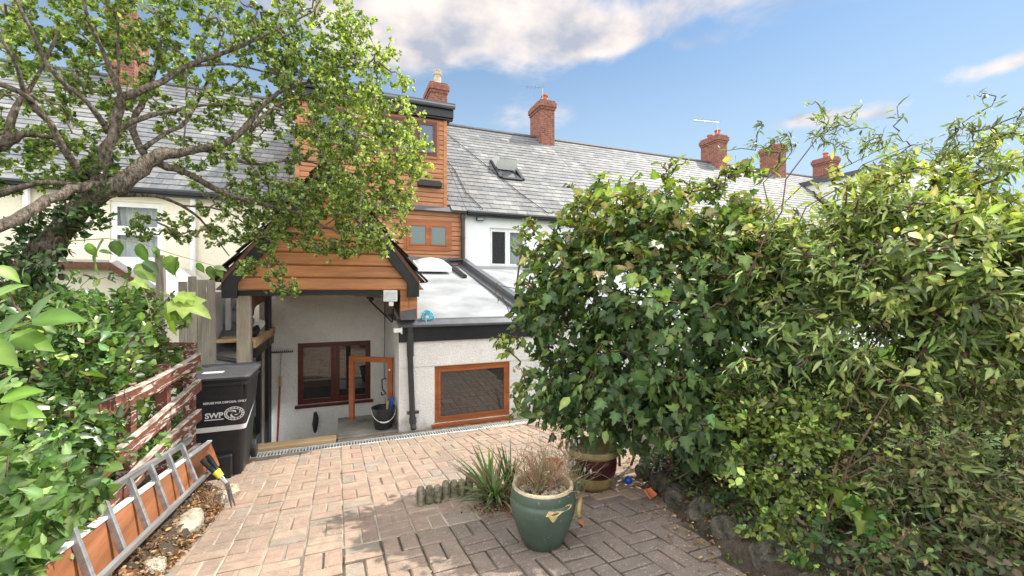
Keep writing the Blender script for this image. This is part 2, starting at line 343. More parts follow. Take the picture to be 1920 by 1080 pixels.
MT['grp'] = simple('pale_roof_sheet', (.20, .212, .215), .6, 0, 1.6, .15, 5, .01, c2=(.38, .395, .40), detail=12)
MT['dome'] = simple('skylight_dome', (.62, .62, .58), .2, .08, 6)
# ================================================================ GROUND AND PAVING
PX0, PX1, PY0, PY1 = -1.03, .787, 6.16, 8.05      # the sunken floor under the gable
def ground_sheet():
    xs = [-80, -30, -14, -8, -5, -3.4, -2.2, -1.6, PX0, 0, PX1, 2, 3, 5, 9, 20, 45, 120]; ys = [-60, -30, -14, -6, -2, 0, 1.5, 3, 4.5, 5.5, 6.0, PY0, PY1, 10, 14, 22, 60, 200]
    mb = MB(); idx = {}
    for j, y in enumerate(ys):
        for i, x in enumerate(xs):
            idx[i, j] = len(mb.v); z = G(y) - .035
            if x > 3: z -= .25
            mb.v.append((x, y, z))
    for j in range(len(ys) - 1):
        for i in range(len(xs) - 1):
            if xs[i] >= PX0 and xs[i + 1] <= PX1 and ys[j] >= PY0 and ys[j + 1] <= PY1: continue
            mb.f.append((idx[i, j], idx[i + 1, j], idx[i + 1, j + 1], idx[i, j + 1])); mb.mi.append(0)
    tag(mb.build('ground', MT['grass']), kind='structure')
ground_sheet()
def xr(y):      # right edge of the paving
    pts = [(-2, 1.8), (1.5, 1.92), (2.2, 2.12), (3.0, 2.42), (3.6, 2.85), (4.2, 2.95), (6.2, 2.95)]
    return float(np.interp(y, [p[0] for p in pts], [p[1] for p in pts]))
def xl(y): return float(np.interp(y, [-2, 2, 4.0, 4.5, 4.8, 6.2], [-1.06, -1.02, -.90, -1.0, -1.75, -1.75]))
def paving():
    c = .2235; V = []; F_ = []; C = []
    def brick(x0, y0, x1, y1):
        mx_, my_ = (x0 + x1) / 2, (y0 + y1) / 2
        if mx_ > xr(my_) or mx_ < xl(my_): return
        near = my_ < 3.0 - .16 * (mx_ - .8) and mx_ > -.1; g = random.choice([.005, .006, .0075] if near else [.004, .005, .006]); ins = .007; x0 += g; y0 += g; x1 -= g; y1 -= g
        h = random.gauss(0, .0024); tx, ty = random.gauss(0, .016), random.gauss(0, .016)
        k = random.random()
        base = (.375, .268, .198) if k < .45 else (.385, .288, .212) if k < .68 else (.355, .248, .186) if k < .86 else (.33, .265, .21)
        s = random.uniform(.93, 1.07); col = [q * s for q in base]
        if my_ < 2.9 - .12 * (mx_ - .8) and mx_ > .2:      # shade of the hedge put into the colour of the near blocks
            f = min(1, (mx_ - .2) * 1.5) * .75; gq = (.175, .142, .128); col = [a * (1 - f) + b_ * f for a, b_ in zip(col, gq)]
        b = len(V)
        wob = lambda: random.gauss(0, .0008)
        for (ix, iz) in ((0, -.035), (0, -.007), (ins, 0)):
            for (x, y) in ((x0 + ix, y0 + ix), (x1 - ix, y0 + ix), (x1 - ix, y1 - ix), (x0 + ix, y1 - ix)):
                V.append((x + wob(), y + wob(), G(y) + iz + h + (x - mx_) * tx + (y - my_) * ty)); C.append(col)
        for r in (0, 4):
            for q in range(4): F_.append((b + r + q, b + r + (q + 1) % 4, b + r + 4 + (q + 1) % 4, b + r + 4 + q))
        F_.append((b + 8, b + 9, b + 10, b + 11))
    for i in range(-9, 15):
        for j in range(0, 34):
            x, y = i * c + .03, 5.79 - (j + 1) * c; y = y
            if (i + j) % 2: brick(x, y, x + c, y + c / 2); brick(x, y + c / 2, x + c, y + c)
            else: brick(x, y, x + c / 2, y + c); brick(x + c / 2, y, x + c, y + c)
    for i in range(26):                                 # the soldier course behind the drain
        x = .02 + i * .1118; brick(x, 5.995, x + .1118, 6.15)
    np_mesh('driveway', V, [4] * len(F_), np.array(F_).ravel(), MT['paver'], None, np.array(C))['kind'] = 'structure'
    mb = MB(); ys = list(np.linspace(-1.8, 5.80, 40))
    for a, b in zip(ys[:-1], ys[1:]): mb.quad((xl(a) - .04, a, G(a) - .0085), (-.12 + .0 * a, a, G(a) - .0085), (-.12, b, G(b) - .0085), (xl(b) - .04, b, G(b) - .0085)) if b < 3.05 else mb.quad((xl(a) - .04, a, G(a) - .0085), (xr(a) + .04, a, G(a) - .0085), (xr(b) + .04, b, G(b) - .0085), (xl(b) - .04, b, G(b) - .0085))
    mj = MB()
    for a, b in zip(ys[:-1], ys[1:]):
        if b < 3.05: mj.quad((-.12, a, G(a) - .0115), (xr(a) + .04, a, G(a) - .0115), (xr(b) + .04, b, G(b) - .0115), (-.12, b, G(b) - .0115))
    tag(mj.build('dark_joints', MT['joint']), kind='structure')  # darker joint colour for the near part of the paving
    mb.quad((0, 5.99, G(6) - .009), (2.95, 5.99, G(6) - .009), (2.95, 6.15, G(6) - .009), (0, 6.15, G(6) - .009))
    tag(mb.build('paving_joints', MT['sand']), kind='structure')
paving()
# the sunken floor
mb = MB(); mb.box(PX0 - .1, PY0 + .02, -1.45, PX1 + .05, PY1 + .1, -1.36); tag(mb.build('sunken_floor', MT['concrete']), kind='structure')
mb = MB(); mb.box(PX0 - .1, 6.02, -1.45, 0.0, 6.16, -.83); tag(mb.build('retaining_kerb', MT['concrete']), kind='structure')
# soil bank on the bin side, soil under the hedge
def bank(name, f, y0, y1, us, n, mat):
    mb = MB(); ys = np.linspace(y0, y1, n)
    for y in ys:
        for u in us:
            x, z = f(u, y); mb.v.append((x + random.gauss(0, .012), y, z + random.gauss(0, .016)))
    m = len(us)
    for j in range(n - 1):
        for i in range(m - 1): mb.f.append((j * m + i, j * m + i + 1, (j + 1) * m + i + 1, (j + 1) * m + i)); mb.mi.append(0)
    return tag(mb.build(name, mat, smooth=True), kind='structure')
bank('soil_bank', lambda u, y: (xl(min(y, 4.3)) + .03 - u, G(y) - .03 + .30 * (1 - math.exp(-u * 6)) * (1 if y < 4.45 else max(0, 1 - (y - 4.45) * 4))), -1.5, 4.75, [0, .04, .09, .15, .22, .32, .45, .65, 1, 1.6, 2.4, 4], 70, MT['soil'])
bank('hedge_bed', lambda u, y: (xr(y) - .03 + u, G(y) - .02 + .22 * (1 - math.exp(-u * 5)) * (1 if y < 3.2 else max(.1, 1 - (y - 3.2)))), -1.5, 5.4, [0, .05, .1, .18, .3, .45, .7, 1.1, 1.8], 60, MT['soil'])

# linear drain
dr = empty('drain_channel', (1, 5.93, G(5.9)), 'long narrow drain with a pale slotted grating crossing the foot of the house', 'drain')
mb = MB(); mb.box(-.98, 5.80, -.80, 2.93, 5.99, -.768); mb.build('trough', MT['black'], dr)
mb = MB(); gz = G(5.93) + .008
mb.box(-.98, 5.802, gz - .03, 2.93, 5.828, gz); mb.box(-.98, 5.962, gz - .03, 2.93, 5.988, gz)
x = -.97
while x < 2.92: mb.box(x, 5.828, gz - .022, x + .017, 5.962, gz - .002); x += .035
mb.build('grating', simple('grating', (.62, .62, .58), .6, .2, 14), dr)

# ================================================================ HOUSES
def slates(name, x0, x1, parent, holes=(), ye=10.02, ze=3.09, th=R(39.4), e=.235, wd=.27, ymax=14.6):
    ct, stn = math.cos(th), math.sin(th); V = []; F_ = []; C = []; r = 0; s = 0
    Lm = (ymax - ye) / ct
    while s < Lm:
        x = x0 - (wd / 2 if r % 2 else 0)
        while x < x1:
            a, b_ = max(x, x0) + .003, min(x + wd, x1) - .003
            if b_ - a > .02:
                s1 = min(s + e + .02, Lm); ym = ye + (s + e / 2) * ct; xm = (a + b_) / 2
                if not any(h[0] < xm < h[1] and h[2] < ym < h[3] for h in holes):
                    lift = .016 + random.uniform(0, .006); jj = random.gauss(0, .006); k = random.random(); v = random.uniform(.80, 1.16)
                    col = [q * v * .90 for q in ((.15, .155, .165) if k < .6 else (.19, .185, .18) if k < .85 else (.25, .25, .245))]
                    n = (0, -stn, ct); b = len(V)
                    for (sx_, lz) in ((s + jj, 0), (s + jj, lift), (s1, .003)):
                        for xx in (a, b_): V.append((xx, ye + sx_ * ct + n[1] * lz, ze + sx_ * stn + n[2] * lz)); C.append(col)
                    V.append((a, ye + s1 * ct, ze + s1 * stn)); V.append((b_, ye + s1 * ct, ze + s1 * stn)); C.append(col); C.append(col)
                    F_ += [(b, b + 1, b + 3, b + 2), (b + 2, b + 3, b + 5, b + 4), (b, b + 2, b + 4, b + 6), (b + 1, b + 7, b + 5, b + 3)]
            x += wd
        s += e; r += 1
    return np_mesh(name, V, [4] * len(F_), np.array(F_).ravel(), MT['slate'], parent, np.array(C))
YF, YR, ZR, ZE = 10.2, 14.62, 6.80, 3.17
def roof_shell(x0, x1, parent, holes=()):
    rf = slates('roof', x0, x1, parent, holes)
    mb = MB(); mb.prism([(10.02, 3.06), (14.62, 6.86 - .03), (18.9, 3.2), (18.7, 3.1), (14.62, 6.6), (10.22, 3.05)], 'x', x0 + .002, x1 - .002)
    mb.build('roof_deck', MT['slate'] if False else MT['flash'], rf)
    mb = MB(); mb.tube([(x0, 14.62, ZR + .06), (x1, 14.62, ZR + .06)], .085, 8); mb.build('ridge_tiles', MT['gutter'], rf)
    return rf
def gutter(x0, x1, parent, y=9.97, z=3.07):
    mb = MB()
    mb.tube([(x0, y, z), (x1, y, z)], .048, 8); mb.box(x0, y + .045, z - .09, x1, y + .10, z + .05); return mb.build('gutter', MT['black'], parent)
def wall_with_holes(mb, x0, x1, z0, z1, y, th, holes):
    xs = sorted({x0, x1, *[h[0] for h in holes], *[h[1] for h in holes]})
    for a, b in zip(xs[:-1], xs[1:]):
        cuts = sorted([(h[2], h[3]) for h in holes if h[0] <= a + 1e-6 and h[1] >= b - 1e-6]); z = z0
        for c0, c1 in cuts + [(z1, z1)]:
            if c0 > z: mb.box(a, y, z, b, y + th, c0)
            z = c1
def chimney(x, z0, z1, parent, w_=.55, d=.95, y=14.6, pots=2, potcol='terra', flare=True, lean=0):
    ch = None; mb = MB(); mb.box(x - w_ / 2, y - d / 2, z0, x + w_ / 2, y + d / 2, z1 - .34)
    mb.box(x - w_ / 2 - .03, y - d / 2 - .03, z1 - .34, x + w_ / 2 + .03, y + d / 2 + .03, z1 - .25)
    mb.box(x - w_ / 2 - .065, y - d / 2 - .065, z1 - .25, x + w_ / 2 + .065, y + d / 2 + .065, z1 - .08)
    mb.box(x - w_ / 2 - .02, y - d / 2 - .02, z1 - .08, x + w_ / 2 + .02, y + d / 2 + .02, z1)
    ch = mb.build('chimney', MT['brick'], parent)
    for k in range(pots):
        m2 = MB(); cy_ = y + (k - (pots - 1) / 2) * .42; h = .30 if k % 2 == 0 else .22
        m2.lathe([(.12, 0), (.105, .03), (.10, h - .08), (.13, h - .07), (.13, h - .02), (.11, h), (.085, h), (.08, h - .1), (0, h - .1)], 14, (x, cy_, z1))
        m2.build('chimney_pot', MT[potcol], ch)
    m3 = MB(); m3.box(x - w_ / 2 - .09, y - d / 2 - .02, z0 + .0, x + w_ / 2 + .09, y - d / 2 + .012, z0 + .25); m3.build('lead_flashing', MT['flash'], ch)
    return ch
def window(name, x0, x1, z0, z1, y, parent, fmat, gmat, panes=2, fw=.055, recess=.05, sill=None, curtain=None, split=None, transom=None, depth=.07, divw=None):
    """an upright window in a wall facing the garden; frame, panes, sill"""
    fr = MB(); divw = divw or fw * 1.6; yy = y + recess
    fr.box(x0, yy, z0, x0 + fw, yy + depth, z1); fr.box(x1 - fw, yy, z0, x1, yy + depth, z1)
    fr.box(x0 + fw, yy, z1 - fw, x1 - fw, yy + depth, z1); fr.box(x0 + fw, yy, z0, x1 - fw, yy + depth, z0 + fw)
    if transom is not None:
        cells = [(x0 + fw, x1 - fw, z0 + fw, transom - divw / 2), (x0 + fw, x1 - fw, transom + divw / 2, z1 - fw)]
        fr.box(x0 + fw, yy, transom - divw / 2, x1 - fw, yy + depth, transom + divw / 2)
    else:
        cells = []; xs = split or [x0 + (x1 - x0) * k / panes for k in range(1, panes)]; e = [x0 + fw / 2 - divw * .5 + divw * .5] + xs + [x1 - fw / 2]
        lo = x0 + fw
        for xq in xs:
            fr.box(xq - divw / 2, yy, z0 + fw, xq + divw / 2, yy + depth, z1 - fw); cells.append((lo, xq - divw / 2, z0 + fw, z1 - fw)); lo = xq + divw / 2
        cells.append((lo, x1 - fw, z0 + fw, z1 - fw))
    f = fr.build(name, fmat, parent, bevel=.004)
    s = .035
    for (a, b, c, d) in cells:
        m = MB()
        m.box(a, yy - .012, c, a + s, yy + .03, d); m.box(b - s, yy - .012, c, b, yy + .03, d); m.box(a + s, yy - .012, c, b - s, yy + .03, c + s); m.box(a + s, yy - .012, d - s, b - s, yy + .03, d)
        m.build('sash', fmat, f, bevel=.003) if f.parent is None or f.parent.parent is None else None
        m = MB(); m.box(a + s, yy + .004, c + s, b - s, yy + .012, d - s); m.build('pane', gmat, f)
    if sill: m = MB(); m.box(x0 - .04, y - sill, z0 - .05, x1 + .04, yy + .02, z0 - .003); m.build('sill', fmat if sill < .2 else MT['upvc'], f, bevel=.004)
    return f
def room_box(x0, x1, z0, z1, y, parent, d=1.4):
    m = MB(); P = [(x0, z0), (x1, z0), (x1, z1), (x0, z1)]
    m.quad((x0, y + d, z0), (x1, y + d, z0), (x1, y + d, z1), (x0, y + d, z1))
    for (a, b) in zip(P, P[1:] + P[:1]): m.quad((a[0], y, a[1]), (b[0], y, b[1]), (b[0], y + d, b[1]), (a[0], y + d, a[1]))
    return m.build('room', MT['dark'], parent, fixn=False)
def drape(x0, x1, z0, z1, y, parent, mat, folds=9, amp=.018, name='curtain', scallop=0):
    m = MB(); n = folds * 6; rows = 6
    for j in range(rows + 1):
        for i in range(n + 1):
            u = i / n; x = x0 + (x1 - x0) * u; z = z1 + (z0 - z1) * j / rows
            if j == rows and scallop: z += abs(math.sin(u * math.pi * scallop)) * -.03
            m.v.append((x, y + amp * math.sin(u * folds * 6.283 + .6 * math.sin(j)), z))
    for j in range(rows):
        for i in range(n): a = j * (n + 1) + i; m.f.append((a, a + 1, a + n + 2, a + n + 1)); m.mi.append(0)
    return m.build(name, mat, parent, smooth=True, fixn=False)
def clad(mb, x0, x1, z0, z1, y, holes=(), pitch=.115, clipf=None):
    """horizontal shiplap boards as real relief in front of plane y"""
    z = z0
    while z < z1 - .01:
        zt = min(z + pitch, z1); segs = [(x0, x1)]
        for h in holes:
            if h[2] < (z + zt) / 2 < h[3]:
                ns = []
                for a, b in segs:
                    if h[1] <= a or h[0] >= b: ns.append((a, b)); continue
                    if h[0] > a: ns.append((a, h[0]))
                    if h[1] < b: ns.append((h[1], b))
                segs = ns
        for a, b in segs:
            g = .011
            mb.add([(a, y - .012, z), (b, y - .012, z), (b, y - .020, z + .012), (a, y - .020, z + .012), (b, y - .016, zt - g), (a, y - .016, zt - g), (b, y + .0, zt - g + .004), (a, y + .0, zt - g + .004), (b, y + .0, zt), (a, y + .0, zt), (a, y + .01, z), (b, y + .01, z)],
                   [(0, 1, 2, 3), (3, 2, 4, 5), (5, 4, 6, 7), (7, 6, 8, 9), (0, 3, 5, 7, 10), (1, 11, 6, 4, 2)])
        z = zt

# ---- 1: the timber clad house
H1 = empty('terraced_house', (1, YF, -.7), 'tall terraced house faced in orange brown timber boards with a flat black roofed dormer', 'house')
wl = (1.476, 2.486, 2.19, 2.80); wu = (.75, 2.18, 4.36, 5.18); wv = (-.55, .45, 4.36, 5.18); wm = (-.4, .5, 2.5, 3.4)
mb = MB(); wall_with_holes(mb, -1.0, 2.74, -.9, 3.17, YF, .22, [wl]); wall_with_holes(mb, -.82, 2.41, 3.17, 5.26, YF, .22, [wu, wv]); mb.build('wall', MT['brownbeam'], H1)
mb = MB(); mb.box(-.82, YF + .22, 3.17, -.62, 13.0, 5.26); mb.box(2.21, YF + .22, 3.17, 2.41, 13.0, 5.26); mb.build('dormer_cheek', MT['clad_y'], H1)
mb = MB(); clad(mb, -1.0, 2.78, 1.70, 3.17, YF, [(wl[0] - .06, wl[1] + .06, wl[2] - .06, wl[3] + .06)]); clad(mb, -.76, 2.35, 3.17, 5.26, YF, [(q[0] - .06, q[1] + .06, q[2] - .06, q[3] + .06) for q in (wu, wv)])
mb.build('timber_cladding', MT['clad'], H1, fixn=True)
for q in ((2.78, 1.70, 2.88, 3.06), (2.345, 3.17, 2.43, 5.26), (-.84, 3.17, -.755, 5.26)): mb = MB(); mb.box(q[0], YF - .035, q[1], q[2], YF + .05, q[3]); mb.build('corner_board', MT['clad'], H1, bevel=.004)
mb = MB(); mb.box(-1.0, YF - .14, 5.30, 2.56, YF - .10, 5.58); mb.box(-1.0, YF - .10, 5.26, 2.56, YF + .02, 5.33); mb.box(2.52, YF - .1, 5.33, 2.56, 13, 5.58); mb.build('fascia', MT['black'], H1, bevel=.005)
mb = MB(); mb.box(-1.04, YF - .17, 5.58, 2.60, 13.05, 5.64); mb.tube([(-1.0, YF - .19, 5.54), (2.58, YF - .19, 5.54)], .055, 8); mb.build('dormer_roof', MT['flash'], H1)
window('window', *wl, YF - .06, H1, MT['frame'], MT['frost'], 2, .06, .02, divw=.07)
f = window('window', *wu, YF - .06, H1, MT['frame_red'], MT['bluegl'], 3, .06, .02, divw=.08)
window('window', *wv, YF - .06, H1, MT['frame_red'], MT['bluegl'], 2, .06, .02, divw=.08)
for q in (wl, wu, wv):
    mb = MB()
    mb.box(q[0] - .06, YF - .03, q[2] - .06, q[0], YF + .03, q[3] + .06); mb.box(q[1], YF - .03, q[2] - .06, q[1] + .06, YF + .03, q[3] + .06)
    mb.box(q[0], YF - .03, q[3], q[1], YF + .03, q[3] + .06); mb.box(q[0], YF - .045, q[2] - .06, q[1], YF + .03, q[2])
    mb.build('window_trim', MT['frame'], H1, bevel=.004)
roof_shell(-1.0, 2.88, H1, [(-.84, 2.43, 9.9, 13.1)])
ch = chimney(3.10, 6.2, 8.05, H1, .55, .95, pots=0)
for (yy, h) in ((14.35, .50), (14.85, .36)):
    m2 = MB(); m2.lathe([(.16, 0), (.15, .05), (.125, .08), (.12, h * .62), (.15, h * .66), (.155, h * .76), (.13, h * .80), (.14, h * .9), (.10, h * .9), (.09, .1), (0, .1)], 8, (3.10, yy, 8.05))
    for k in range(8):
        a = 2 * math.pi * (k + .5) / 8; m2.bar((3.10 + .125 * math.cos(a), yy + .125 * math.sin(a), 8.05 + h * .88), (3.10 + .125 * math.cos(a), yy + .125 * math.sin(a), 8.05 + h), .05, .03)
    m2.build('chimney_pot', simple('buff_pot', (.50, .43, .33), .85, .2, 20), ch)
# soil pipe down the party line, offset and loose end on the lean-to roof
mb = MB(); mb.tube([(2.80, YF - .1, 3.02), (2.80, YF - .1, 1.98), (2.78, YF - .14, 1.93), (2.45, YF - .14, 1.91), (2.36, YF - .16, 1.86), (2.36, YF - .25, 1.80)], .045, 10)
mb.tube([(2.80, YF - .1, 3.02), (2.80, YF - .1, 2.92)], .058, 10); mb.tube([(2.80, YF - .1, 2.5), (2.80, YF - .1, 2.44)], .056, 10); mb.build('waste_pipe', MT['pipe'], H1, smooth=False)
pp = MB(); pa, pb = Vector((2.40, YF - .22, 1.84)), Vector((2.47, 8.75, 1.49)); pp.tube([pa, pb, pb - (pb - pa) * .02, pa], [.05, .05, .038, .038], 14, cap=False)
tag(pp.build('loose_pipe', MT['pipe']), 'loose length of dark grey pipe lying on the pale lean-to roof', 'pipe')
mb = MB(); bx = W(800, 350, 11.2 / 1.0); mb.box(1.72, YF - .17, 3.63, 2.28, YF - .02, 3.74); mb.tube([(1.74, YF - .1, 3.76), (2.26, YF - .1, 3.76)], .03, 6); 
tag(mb.build('wall_box', MT['black'], None, bevel=.01), 'long black window trough fixed to the timber boards below the dormer window', 'planter')

# ---- 2: the white neighbour and the terrace running on behind the hedge
def terrace(x0, x1, label, win=(), chx=None, chz=8.0, dormer=False, pots=2, mat='render_smooth', holes=(), group=None):
    h = empty('terraced_house', ((x0 + x1) / 2, YF, -.7), label, 'house', group); mb = MB()
    wall_with_holes(mb, x0, x1, -1.4, 3.12, YF, .3, [q[:4] for q in win]); mb.build('wall', MT[mat], h)
    hs = list(holes)
    if dormer:
        a, b = dormer; hs.append((a, b, 9.9, 13.6))
        mb = MB(); wall_with_holes(mb, a, b, 3.2, 6.0, YF + .02, .2, [(a + .5, b - .5, 4.2, 5.4)]); mb.box(a, YF + .22, 3.2, a + .15, 13.6, 6.0); mb.box(b - .15, YF + .22, 3.2, b, 13.6, 6.0); mb.build('dormer', MT['upvc'], h)
        mb = MB(); mb.box(a - .12, YF - .14, 6.0, b + .12, 13.8, 6.18); mb.build('dormer_roof', MT['gutter'], h)
        window('window', a + .5, b - .5, 4.2, 5.4, YF + .02, h, MT['upvc'], MT['glass'], 3)
    roof_shell(x0, x1, h, hs); gutter(x0 + .002, x1 - .002, h)
    if chx is not None: chimney(chx, 5.7, chz, h, pots=pots)
    return h
w2 = (3.52, 4.53, 1.78, 2.76); w2b = (5.6, 6.6, 1.78, 2.76)
H2 = terrace(2.885, 7.2, 'white rendered terraced house beside the timber clad one, slate roof with an open skylight', [w2, w2b], 7.12, 8.12, pots=2, holes=[(4.38, 5.0, 11.62, 12.48)])
f = window('window', *w2, YF, H2, MT['upvc'], MT['glass_see'], 2, .05, .07, divw=.06)
room_box(w2[0], w2[1], w2[2], w2[3], YF + .17, H2, 1.2); drape(4.14, 4.5, 1.8, 2.74, YF + .22, H2, MT['netting'], 7, .03)
window('window', *w2b, YF, H2, MT['upvc'], MT['glass'], 2, .05, .07, divw=.06)
mb = MB(); mb.box(3.50, YF - .05, 1.60, 4.56, YF - .001, 1.775); mb.build('sill', MT['upvc'], H2, bevel=.005)
# skylight
th = R(39.4); s0 = (11.62 - 10.02) / math.cos(th); 
def on_roof(x, s, n=0, ye=10.02, ze=3.09): return (x, ye + s * math.cos(th) - n * math.sin(th), ze + s * math.sin(th) + n * math.cos(th))
def slab(mb, x0, x1, s0, s1, n0, n1, tilt=0):
    P = [on_roof(x0, s0, n0), on_roof(x1, s0, n0), on_roof(x1, s1, n0), on_roof(x0, s1, n0), on_roof(x0, s0, n1 + tilt), on_roof(x1, s0, n1 + tilt), on_roof(x1, s1, n1), on_roof(x0, s1, n1)]
    mb.hexa(P)
sa, sb, xa, xb = s0 - .02, s0 + 1.12, 4.36, 5.02
mb = MB(); slab(mb, xa - .06, xa + .03, sa, sb, -.03, .07); slab(mb, xb - .03, xb + .06, sa, sb, -.03, .07); slab(mb, xa + .03, xb - .03, sa - .06, sa + .05, -.03, .06); slab(mb, xa + .03, xb - .03, sb - .05, sb + .06, -.03, .08)
sk = mb.build('skylight_frame', MT['black'], H2); mb = MB(); slab(mb, xa + .03, xb - .03, sa + .05, sb - .05, -.12, -.10); mb.build('opening', MT['dark'], sk)
mb = MB(); slab(mb, xa + .03, xb - .03, sa + .62, sa + .68, .02, .06, .30); slab(mb, xa + .0, xa + .05, sa + .66, sb + .02, .06, .10, .25); slab(mb, xb - .05, xb, sa + .66, sb + .02, .06, .10, .25)
slab(mb, xa + .05, xb - .05, sa + .68, sb, .075, .085, .25); mb.build('skylight_sash', MT['upvc'], sk)
mb = MB(); slab(mb, xa + .05, xb - .05, sa + .70, sb - .03, .09, .095, .25); mb.build('pane', MT['glass'], sk)
# sagging cables across the slates
for (pts, nm) in (([(2.55, 5.5), (2.75, 3.8), (3.05, 2.2), (3.05, .9), (3.3, .1)], 0), ([(3.2, 5.4), (3.7, 3.9), (4.2, 2.4), (4.6, 1.2), (5.1, .1)], 0)):
    mb = MB(); mb.tube([on_roof(x + random.gauss(0, .02), s, .04) for x, s in pts], .010, 5); mb.build('roof_cable', MT['black'], H2)
lt = empty('wall_light', (3.25, YF - .08, 3.0), 'small black floodlight on the white wall just under the slate eaves', 'light')
mb = MB(); mb.box(3.15, YF - .12, 2.90, 3.34, YF - .03, 3.03); mb.box(3.2, YF - .03, 2.95, 3.29, YF - .001, 3.0); mb.build('housing', MT['pipe'], lt, bevel=.012)
mb = MB(); mb.box(3.165, YF - .126, 2.915, 3.325, YF - .119, 3.015); mb.build('lens', simple('lens', (.30, .30, .29), .3), lt)
gap = [(7.2, 11.4, 'white terraced house, next along from the one with the skylight, its chimney at the far end', 11.4, 0, None), ]
terrace(7.205, 11.5, 'slate roofed terraced house between the first and second red chimneys beyond the skylight', [(8.4, 9.5, 1.78, 2.76)], None)
terrace(11.505, 15.9, 'slate roofed terraced house ending at the second red chimney past the skylight', [(12.4, 13.5, 1.78, 2.76)], 15.7, 8.0, pots=2)
terrace(15.905, 19.9, 'terraced house whose leaning red chimney stands just before the white dormer', [(17, 18, 1.78, 2.76)], 19.5, 8.05, pots=1)
terrace(19.905, 24.1, 'terraced house with a boxy white dormer seen over the hedge', [(21, 22, 1.78, 2.76)], 23.4, 7.95, dormer=(20.2, 23.0), pots=1)
terrace(24.105, 28.6, 'far terraced house with a second white dormer, mostly behind the hedge', [(25, 26, 1.78, 2.76)], 28.2, 7.9, dormer=(24.6, 27.4), pots=2)
terrace(28.605, 33, 'farthest terraced house at the end of the row, roof only just above the hedge', [(29, 30, 1.78, 2.76)], 32.6, 7.6, pots=3)
for hx in ((8.4, 9.5), (12.4, 13.5), (17, 18), (21, 22), (25, 26), (29, 30)):
    hh = [o for o in bpy.data.objects if o.name.startswith('terraced_house') and o.get('label') and abs(o.location.x - sum(hx) / 2) < 2.6][0]
    window('window', hx[0], hx[1], 1.78, 2.76, YF, hh, MT['upvc'], MT['glass'], 2, .05, .07, divw=.06)
def aerial(base, d, label, n=6, L_=1.0):
    a = empty('aerial', base, label, 'aerial'); b = Vector(base); d = Vector(d).normalized(); mb = MB(); top = b + Vector((0, 0, .55)); mb.tube([b, top], .012, 5); mb.build('mast', MT['steel'], a)
    mb = MB(); mb.tube([top - d * .1, top + d * L_], .010, 4); q = d.cross(Vector((0, 0, 1))).normalized()
    for k in range(n): c = top + d * (L_ * k / n); mb.tube([c - q * .16, c + q * .16], .006, 4)
    mb.build('boom', MT['steel'], a)
aerial((7.0, 14.3, 8.1), (-1, .2, -.05), 'thin television aerial on the red chimney beside the skylight', 5, .7)
aerial((15.5, 14.2, 8.0), (-1, -.1, -.12), 'long television aerial pointing off the second red chimney', 8, 1.5)

# ---- 3: the cream house behind the tree
w3 = (-3.92, -3.12, 1.74, 2.87)
H3 = terrace(-6.8, -1.005, 'cream rendered terraced house with net curtains behind the tree', [w3], -5.2, 8.5, mat='cream', pots=2)
window('window', *w3, YF, H3, MT['upvc'], MT['glass_see'], 1, .06, .04, transom=2.33, divw=.10)
room_box(w3[0], w3[1], w3[2], w3[3], YF + .16, H3, 1.0); drape(w3[0] + .02, w3[1] - .02, 1.80, 2.28, YF + .20, H3, MT['netting'], 8, .02, 'net_curtain', 6); drape(w3[0] + .02, w3[1] - .02, 2.36, 2.86, YF + .20, H3, MT['netting'], 8, .02, 'net_curtain', 0)
for xx in (-5.03, -2.62): mb = MB(); mb.tube([(xx, YF - .07, 3.0), (xx, YF - .07, -.7)], .05, 8); mb.build('downpipe', MT['upvc'], H3)
terrace(-11.5, -6.805, 'cream terraced house at the far side of the tree with pale skylights', [(-9, -8, 1.7, 2.8)], -10.9, 8.3, mat='cream', pots=2)
# lean-to of the cream house
mb = MB(); lean = empty('garden_outhouse', (-3, 7.2, -.7), 'cream rendered outhouse with a pale sloping roof below the net curtained window', 'outhouse')
mb.prism([(-5.2, -.9), (-1.85, -.9), (-1.85, .86), (-2.68, 1.55), (-5.2, 1.55)], 'y', 7.2, 9.9); mb.build('wall', MT['cream'], lean)
mb = MB(); mb.prism([(-2.74, 1.565), (-2.66, 1.62), (-1.72, .84), (-1.76, .77)], 'y', 7.12, 9.95); mb.prism([(-5.2, 1.555), (-2.74, 1.555), (-2.74, 1.615), (-5.2, 1.615)], 'y', 7.12, 9.95)
mb.build('roof', simple('pale_roof', (.52, .51, .49), .7, .2, 5, .2, 20), lean)
mb = MB(); mb.box(-5.2, 7.08, 1.50, -2.72, 7.118, 1.58); mb.bar((-2.73, 7.1, 1.54), (-1.76, 7.1, .75), .035, .07); mb.build('verge_board', MT['brownbeam'], lean)
mb = MB(); mb.box(-2.62, 7.16, -.2, -2.30, 7.199, .48); mb.build('window', MT['glass'], lean)
